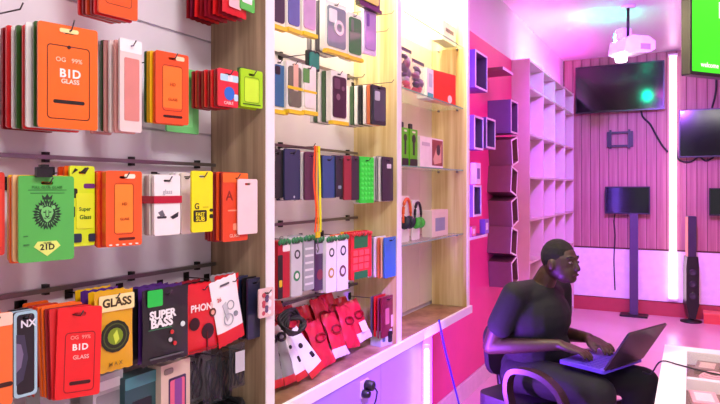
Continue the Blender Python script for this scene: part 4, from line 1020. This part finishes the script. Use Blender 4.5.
# unseen wash lamps, added to colour back wall, counter front and floor
def added_spot_lamp(x, y, z, aim, power, col, hexcol, label, size=.12, spr=70):
    e = empty('added_wash_lamp', (x, y, z)); d = (Vector(aim) - Vector((x, y, z))); q = d.to_track_quat('-Z', 'Y')
    e.rotation_mode = 'QUATERNION'; e.rotation_quaternion = q
    MB().lathe([(.0, .0), (size * .62, 0), (size * .7, .04), (size * .5, .12), (.02, .13)], n=18).build('housing', M_BLACK, e)
    MB().lathe([(.0, -.006), (size * .5, -.006), (size * .5, -.001), (.0, -.0009)], n=18).build('lens', mat(hexcol, .4, noise=0, emit=4), e)
    MB().tube([(0, 0, .12), (0, 0, .19)], .01).build('stem', M_BLACK, e)
    L = bpy.data.lights.new('wash', 'AREA'); L.shape = 'DISK'; L.size = size; L.energy = power; L.color = col; L.spread = math.radians(spr)
    o = bpy.data.objects.new('wash', L); COL.objects.link(o); o.location = (0, 0, -.012); o.parent = e
    tag(e, label, 'light', 'added coloured wash lamps')
added_spot_lamp(-.2, 4.3, ZC - .25, (-.75, YB, 1.3), 26, (.40, .10, 1), '#9a60ff', 'added violet wash lamp on the ceiling aimed at the back wall')
added_spot_lamp(.3, 1.5, ZC - .25, (-1.2, 2.6, .3), 9, (.28, .05, 1), '#9a60ff', 'added violet wash lamp on the ceiling aimed at the counter front', .12, 30)
added_spot_lamp(.9, 3.9, ZC - .25, (.1, YB - 1.2, .1), 9, (1, .35, .55), '#ff80a0', 'added rose wash lamp on the ceiling aimed at the tower speaker')

# ================================================================== glass topped display table
TX0, TY1, TZ = -.115, 3.31, .75
TX1, TY0 = 1.2, 1.9
tb = empty('display_table', (TX0, TY1, 0)); tag(tb, 'white framed display table with glass top at lower right', 'table')
M_TAB = mat('#f7f5f6', .3, noise=.02)
def inT(mb, n_, m): return mb.build(n_, m, tb, (-TX0, -TY1, 0))
bw = .095
Txy = Matrix(((1, 0, 0, 0), (0, 0, 1, 0), (0, 1, 0, 0), (0, 0, 0, 1)))
inT(MB().box(TX0, TX0 + bw, TY0, TY1, TZ - .09, TZ), 'frame_rail', M_TAB)
inT(MB().box(TX1 - bw, TX1, TY0, TY1, TZ - .09, TZ), 'frame_rail', M_TAB)
inT(MB().box(TX0 + bw, TX1 - bw, TY1 - bw * .9, TY1, TZ - .09, TZ), 'frame_rail', M_TAB)
inT(MB().box(TX0 + bw, TX1 - bw, TY0, TY0 + bw, TZ - .09, TZ), 'frame_rail', M_TAB)
inT(MB().box(TX0 + bw, TX1 - bw, TY0 + bw, TY1 - bw * .9, TZ - .012, TZ - .004), 'glass_top', M_TGLASS)
inT(MB().box(TX0 + bw, TX1 - bw, TY1 - bw * .9 - .42, TY1 - bw * .9 - .385, TZ - .0595, TZ - .013), 'cross_bar', M_TAB)
inT(MB().box(TX0 + bw, TX1 - bw, TY0 + bw, TY1 - bw * .9, TZ - .075, TZ - .06), 'tray', mat('#6a3c2c', .45))
inT(MB().box(TX0 + .01, TX1 - .01, TY0 + .01, TY1 - .01, TZ - .22, TZ - .2), 'tray_base', M_TAB)
for sx in (TX0 + .01, TX1 - .07):
    for sy in (TY0 + .01, TY1 - .07): inT(MB().box(sx, sx + .06, sy, sy + .06, 0, TZ - .22), 'leg', M_TAB)
for a, b, c, d_ in ((TX0 + .008, TX0 + .02, TY0 + .01, TY1 - .01), (TX1 - .02, TX1 - .008, TY0 + .01, TY1 - .01), (TX0 + .02, TX1 - .02, TY1 - .02, TY1 - .008)): inT(MB().box(a, b, c, d_, TZ - .2, TZ - .09), 'side_panel', M_TAB)
# goods in the tray
zt_ = TZ - .0595
rings = [(.08, 3.02, .05, '#f0b4c4', 'coiled pale pink cable in the glass table tray'), (.18, 2.95, .06, '#f6d4dc', 'coiled white cable in the glass table tray')]
for x, y, r, c_, l in rings:
    mb = MB()
    for k in range(3): mb.tube([((r - .008 * k) * math.cos(q), (r - .008 * k) * math.sin(q), .006 + .007 * k) for q in [2 * PI * j / 20 for j in range(21)]], .005, n=6)
    tag(mb.build('coiled_cable', mat(c_, .35), None, (x, y, zt_)), l, 'cable')
for k, (x, y, c_, l) in enumerate(((.06, 3.14, '#6a4a38', 'brown phone box under the glass by the table corner'), (.2, 3.12, '#a8846a', 'tan phone box under the glass beside the brown one'), (.04, 2.66, '#f0a0b0', 'pink packet under the glass left of the pale one'), (.145, 2.62, '#f4ccd4', 'pale pink packet under the glass'), (.26, 2.66, '#e890a8', 'rose packet under the glass'))):
    e = empty('packet', (x, y, zt_), (0, 0, .1 * (k % 3) - .1))
    MB().box(-.045, .045, -.075, .075, 0, .025).build('carton', mat(c_, .3), e)
    MB().box(-.03, .03, -.05, .05, .025, .0258).build('picture', mat(('#c8b0a0', '#5a4438', '#fbe0e4', '#d87890', '#fbe0e4')[k], .3), e)
    tag(e, l, 'box', 'packets in the glass table')
cable([(-.2, 3.13, .655), (-.16, 3.02, .68), (-.118, 2.96, .755), (-.05, 2.93, .757), (.02, 2.9, .753), (.12, 2.86, .753), (.3, 2.84, .753)], .0035, 'thin black laptop cord lying across the table edge')
# blue cord by the tube lamp
cable([atX(439, 320, FR + .03), atX(444, 345, FR + .03), atX(451, 373, FR + .03), atX(459, 404, FR + .03), atX(463, 420, FR + .03)], .0055, 'blue cord hanging from the counter end to the floor', mat('#1a1690', .4), cat='cord')
# ================================================================== seated person, chair, laptop
def blob(name, parts, voxel, m, parent, smooth=6, inflate=0.0):
    """tapered capsules / ellipsoids fused into one continuous surface"""
    mb = MB()
    for pr in parts:
        if pr[0] == 'c':
            _, pts, rs = pr; n = 14
            P = [Vector(p) for p in pts]
            mb.tube(P, [r + inflate for r in rs], n=n)
            for p, r in zip(P, rs): mb.ball(p, r + inflate, n=n)
        else:
            _, c_, r = pr
            mb.ball(c_, tuple(x + inflate for x in r), n=18)
    me = mb.mesh(name, m)
    o = bpy.data.objects.new(name, me); COL.objects.link(o)
    rm = o.modifiers.new('r', 'REMESH'); rm.mode = 'VOXEL'; rm.voxel_size = voxel; rm.use_smooth_shade = True
    s = o.modifiers.new('s', 'SMOOTH'); s.iterations = smooth; s.factor = .5
    bpy.context.view_layer.update()
    me2 = bpy.data.meshes.new_from_object(o.evaluated_get(bpy.context.evaluated_depsgraph_get()))
    o.modifiers.clear(); o.data = me2; me2.name = name
    if not me2.materials: me2.materials.append(m)
    for p in me2.polygons: p.use_smooth = True
    o.parent = parent
    return o
FA = math.radians(-24)
HIP = Vector((-.77, 3.38, 0))
person = empty('person', tuple(HIP), (0, 0, FA))
tag(person, 'seated person in dark t-shirt and black trousers typing on a laptop', 'person')
SKIN = mat('#3c271d', .5, noise=.06, scale=30)
# local: x forward, y left, z up
def hand(wrist, dirv, side, up=Vector((0, 0, 1)), curl=.5):
    """palm, four fingers, thumb leaving the side; returns capsule parts"""
    d = dirv.normalized(); s = up.cross(d).normalized() * side   # towards the thumb when side suits
    out = []
    w_ = wrist
    k0 = [w_ + d * .088 + s * (.030 - .020 * i) for i in range(4)]
    for k in k0: out.append(('c', [w_ + d * .01 + (k - w_ - d * .088) * .55, (w_ + k) / 2 + (k - w_ - d * .088) * .4, k], [.018, .016, .0115]))
    lens = [.068, .076, .071, .055]
    for i, k in enumerate(k0):
        L = lens[i]; sp = s * (.008 - .006 * i)
        a = k + d * L * .42 + sp * .4 + up * .004
        b = a + d * L * .30 - up * L * (.28 * curl * 1.3) + sp * .2
        c_ = b + d * L * .16 - up * L * (.26 * curl * 1.5)
        out.append(('c', [k, a, b, c_], [.0105, .0095, .0088, .0076]))
    t0 = w_ + d * .025 + s * .026; t1 = w_ + d * .055 + s * .048 - up * .008; t2 = t1 + d * .03 + s * .006 - up * .008; t3 = t2 + d * .022 - up * .004
    out.append(('c', [t0, t1, t2, t3], [.016, .0125, .0105, .009]))
    return out
V = Vector
neck = V((.10, 0, 1.0)); headc = V((.185, 0, 1.125))
shR, shL = V((.045, -.185, .95)), V((.055, .18, .95))
elR, elL = V((-.075, -.235, .668)), V((.02, .235, .69))
wrR, wrL = V((.265, -.115, .725)), V((.27, .125, .725))
hpR, hpL = V((.0, -.095, .52)), V((.0, .095, .52))
knR, knL = V((.50, -.15, .555)), V((.55, .15, .56))
anR, anL = V((.50, -.16, .09)), V((.42, .15, .09))
body = []
# trunk
body += [('e', (.0, 0, .52), (.13, .165, .10)), ('e', (.02, 0, .66), (.115, .15, .14)), ('e', (.05, 0, .84), (.12, .165, .15)), ('e', (.06, 0, .94), (.09, .165, .07)),
         ('c', [(.075, 0, .98), (.115, 0, 1.05)], [.06, .054])]
# head: skull, face, jaw, nose, ears
body += [('e', headc, (.092, .074, .10)), ('e', headc + V((.035, 0, -.05)), (.06, .058, .062)), ('e', headc + V((.062, 0, -.085)), (.03, .034, .024)),
         ('c', [headc + V((.086, 0, .008)), headc + V((.104, 0, -.032))], [.010, .015]), ('e', headc + V((.080, 0, -.062)), (.018, .026, .012)),
         ('e', headc + V((.080, 0, .022)), (.014, .05, .010)), ('e', headc + V((.0, .076, -.015)), (.02, .012, .03)), ('e', headc + V((.0, -.076, -.015)), (.02, .012, .03))]
for s_, sh, el, wr in ((-1, shR, elR, wrR), (1, shL, elL, wrL)):
    body.append(('c', [sh, (sh + el) / 2 + V((-.008, s_ * .012, 0)), el], [.056, .049, .041]))
    body.append(('c', [el, el.lerp(wr, .35), wr], [.041, .040, .027]))
    body += hand(wr, V((.93, -s_ * .22, -.16)), -s_)
for s_, hp, kn, an in ((-1, hpR, knR, anR), (1, hpL, knL, anL)):
    body.append(('c', [hp, hp.lerp(kn, .5), kn], [.088, .078, .056]))
    body.append(('c', [kn, kn.lerp(an, .35) + V((-.02, 0, 0)), an], [.056, .055, .036]))
    body.append(('c', [an, an + V((.12, 0, -.045))], [.036, .03]))
blob('body', body, .0055, SKIN, person, 4)
# clothing
shirt = [('e', (.0, 0, .55), (.135, .17, .09)), ('e', (.045, 0, .66), (.165, .175, .14)), ('e', (.055, 0, .82), (.155, .18, .16)), ('e', (.058, 0, .935), (.095, .172, .072)), ('c', [shR, shL], [.062, .062])]
for sh, el in ((shR, elR), (shL, elL)):
    shirt.append(('c', [sh, sh.lerp(el, .58)], [.064, .064]))
for k in range(5):
    shirt.append(('c', [(.10 + .02 * (k % 2), -.12 + .03 * k, .60 + .05 * k), (.135, .0, .585 + .05 * k), (.09, .13 - .02 * k, .60 + .045 * k)], [.012, .010, .012]))
M_SHIRT = mat('#121218', .85, noise=.1, scale=30, bump=.4)
blob('t_shirt', shirt, .009, M_SHIRT, person, 5, .006)
MB().poly([(-.04, 0), (.03, -.012), (.045, .02), (.01, .012), (-.02, .03)], -.003, .002, T=Matrix.Translation((.188, -.01, .815)) @ Matrix.Rotation(PI / 2, 4, 'Z')).build('shirt_print', mat('#a8a494', .7), person)
tr = [('e', (.0, 0, .50), (.14, .18, .105))]
for s_, hp, kn, an in ((-1, hpR, knR, anR), (1, hpL, knL, anL)):
    tr.append(('c', [hp, hp.lerp(kn, .5), kn], [.096, .090, .070]))
    tr.append(('c', [kn, kn.lerp(an, .4), an + V((0, 0, .03))], [.070, .064, .056]))
M_TROU = mat('#0d0d11', .85, noise=.1, scale=30, bump=.3)
blob('trousers', tr, .010, M_TROU, person, 5, .004)
hair = [('e', headc + V((-.012, 0, .022)), (.092, .078, .092))]
ho = blob('hair', hair, .006, mat('#0f0c0c', .9, noise=.1, scale=80, bump=.6), person, 1)
bm = bmesh.new(); bm.from_mesh(ho.data)
bmesh.ops.delete(bm, geom=[v for v in bm.verts if (v.co.x - headc.x) * .75 - (v.co.z - headc.z) > .012 and v.co.z < headc.z + .075 or v.co.z < headc.z - .055], context='VERTS')
bm.to_mesh(ho.data); bm.free()
for s_ in (-1, 1):
    ey = MB().ball(headc + V((.083, s_ * .03, .0)), (.0075, .011, .006), n=10)
    eo = ey.build('eye', mat('#7a6c64', .4), person)
    MB().ball(headc + V((.0885, s_ * .03, -.002)), (.0045, .0055, .0055), n=8).build('iris', mat('#1a0f0a', .3), eo)
    MB().tube([headc + V((.088, s_ * .012, .024)), headc + V((.086, s_ * .032, .029)), headc + V((.074, s_ * .05, .024))], .004).build('eyebrow', mat('#0f0c0c', .9), person)
MB().tube([headc + V((.093, -.022, -.064)), headc + V((.0985, 0, -.062)), headc + V((.093, .022, -.064))], [.004, .0065, .004]).build('mouth', mat('#4a2420', .5), person)
for s_, an in ((-1, anR), (1, anL)):
    sh = blob('shoe', [('c', [an + V((-.03, 0, -.035)), an + V((.06, 0, -.045)), an + V((.16, 0, -.055))], [.042, .042, .034])], .009, mat('#1c1b20', .5), person, 4)
    for v in sh.data.vertices: v.co.z = max(v.co.z, .004)
# chair: seat, back, two loop arms, gas column, five star base
ch = empty('office_chair', tuple(HIP), (0, 0, FA)); tag(ch, 'dark office chair with curved loop armrests under the seated person', 'chair')
M_CH = mat('#1f1a1e', .6, noise=.05)
M_ARM = mat('#33211f', .35, noise=.04)
Tz = Matrix(((0, 0, 1, 0), (1, 0, 0, 0), (0, 1, 0, 0), (0, 0, 0, 1)))
MB().poly(rrect(.5, .5, .07, 0, -.17), -.0, .07, T=Matrix(((0, 0, 1, 0), (1, 0, 0, 0), (0, -1, 0, .41), (0, 0, 0, 1)))).build('seat', M_CH, ch)
bk = MB(); bk.poly(rrect(.24, .28, .08, 0, .46, 5), .0, .03, T=Matrix.Translation((-.16, 0, 0)) @ Matrix.Rotation(-PI / 2, 4, 'Z') @ Matrix.Rotation(.1, 4, 'X')).build('backrest', M_CH, ch)
MB().tube([(-.12, 0, .36), (-.2, 0, .38), (-.215, 0, .5)], .018, n=8).build('back_bar', M_BLACK, ch)
for s_ in (-1, 1):
    pts = [(0.100, s_ * .275, .38), (0.080, s_ * .285, .50), (0.110, s_ * .29, .585), (0.200, s_ * .29, .61), (0.300, s_ * .29, .60), (0.380, s_ * .29, .55), (0.415, s_ * .29, .47), (0.390, s_ * .285, .40), (0.300, s_ * .275, .36)]
    P = [V(p) for p in pts]; out = []
    for i in range(len(P) - 1):
        p0 = P[max(i - 1, 0)]; p1 = P[i]; p2 = P[i + 1]; p3 = P[min(i + 2, len(P) - 1)]
        for k in range(5):
            t = k / 5; out.append(.5 * ((2 * p1) + (-p0 + p2) * t + (2 * p0 - 5 * p1 + 4 * p2 - p3) * t * t + (-p0 + 3 * p1 - 3 * p2 + p3) * t ** 3))
    out.append(P[-1])
    vs = []; fs = []
    for i, p in enumerate(out):
        tg = (out[min(i + 1, len(out) - 1)] - out[max(i - 1, 0)]).normalized(); nrm = V((tg.z, 0, -tg.x)).normalized()
        for (a_, b_) in ((-1, -1), (1, -1), (1, 1), (-1, 1)): vs.append(p + V((0, a_ * .026, 0)) + nrm * b_ * .013)
    for i in range(len(out) - 1):
        for k in range(4): fs.append((4 * i + k, 4 * i + (k + 1) % 4, 4 * i + 4 + (k + 1) % 4, 4 * i + 4 + k))
    fs += [(3, 2, 1, 0), tuple(4 * (len(out) - 1) + k for k in range(4))]
    MB().add(vs, fs, smooth=False).build('armrest', M_ARM, ch)
    MB().box(.1, .3, min(s_ * .2, s_ * .285), max(s_ * .2, s_ * .285), .325, .345).build('arm_bracket', M_BLACK, ch)
MB().tube([(0, 0, .34), (0, 0, .2)], .025, n=10).tube([(0, 0, .2), (0, 0, .08)], .035, n=10).build('gas_column', M_STEEL, ch)
for k in range(5):
    q = 2 * PI * k / 5 + .3; c_, s_ = math.cos(q), math.sin(q)
    lg = MB().tube([(c_ * .02, s_ * .02, .11), (c_ * .28, s_ * .28, .075)], [.024, .016], n=8).build('base_arm', M_BLACK, ch)
    MB().lathe([(.0, -.018), (.022, -.018), (.028, -.01), (.028, .01), (.022, .018), (.0, .0181)], n=14, T=Matrix.Translation((c_ * .28, s_ * .28, .0285)) @ Matrix.Rotation(q, 4, 'Z') @ Matrix.Rotation(PI / 2, 4, 'X')).build('caster', M_RUB, lg)
# laptop on the lap
lp = empty('laptop', tuple(HIP + V((math.cos(FA) * .415, math.sin(FA) * .415, .652))), (0, 0, FA)); tag(lp, 'open laptop with violet lit keyboard on the person\'s lap', 'laptop')
M_LAP = mat('#1e1a22', .4)
MB().poly(rrect(.345, .235, .012, 0, -.1175), 0, .016, T=Matrix(((0, 1, 0, 0), (-1, 0, 0, 0), (0, 0, 1, 0), (0, 0, 0, 1))) @ Matrix.Rotation(-PI / 2, 4, 'X') @ Matrix.Translation((0, -.016, 0))).build('base', mat('#5840d0', .35), lp)  # violet light on base, keys and touchpad put into their colours
keys = MB()
for r_ in range(5):
    for c_ in range(13):
        x = .075 - .023 * r_; y = -.142 + .0235 * c_
        keys.box(x - .0095, x + .0095, y - .0098, y + .0098, .0165, .0185)
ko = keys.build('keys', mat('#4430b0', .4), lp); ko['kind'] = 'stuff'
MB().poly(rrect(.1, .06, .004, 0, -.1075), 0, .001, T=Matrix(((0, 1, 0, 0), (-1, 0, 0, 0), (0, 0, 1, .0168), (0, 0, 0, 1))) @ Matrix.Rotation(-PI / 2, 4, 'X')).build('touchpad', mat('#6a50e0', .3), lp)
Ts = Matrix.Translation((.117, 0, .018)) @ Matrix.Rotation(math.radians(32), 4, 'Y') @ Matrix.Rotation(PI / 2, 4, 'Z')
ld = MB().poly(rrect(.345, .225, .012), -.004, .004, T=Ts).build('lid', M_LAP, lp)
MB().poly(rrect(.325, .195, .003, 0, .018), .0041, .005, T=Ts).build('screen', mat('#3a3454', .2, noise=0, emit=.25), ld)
MB().tube([(.117, -.12, .016), (.117, .12, .016)], .006, n=8).build('hinge', M_BLACK, lp)
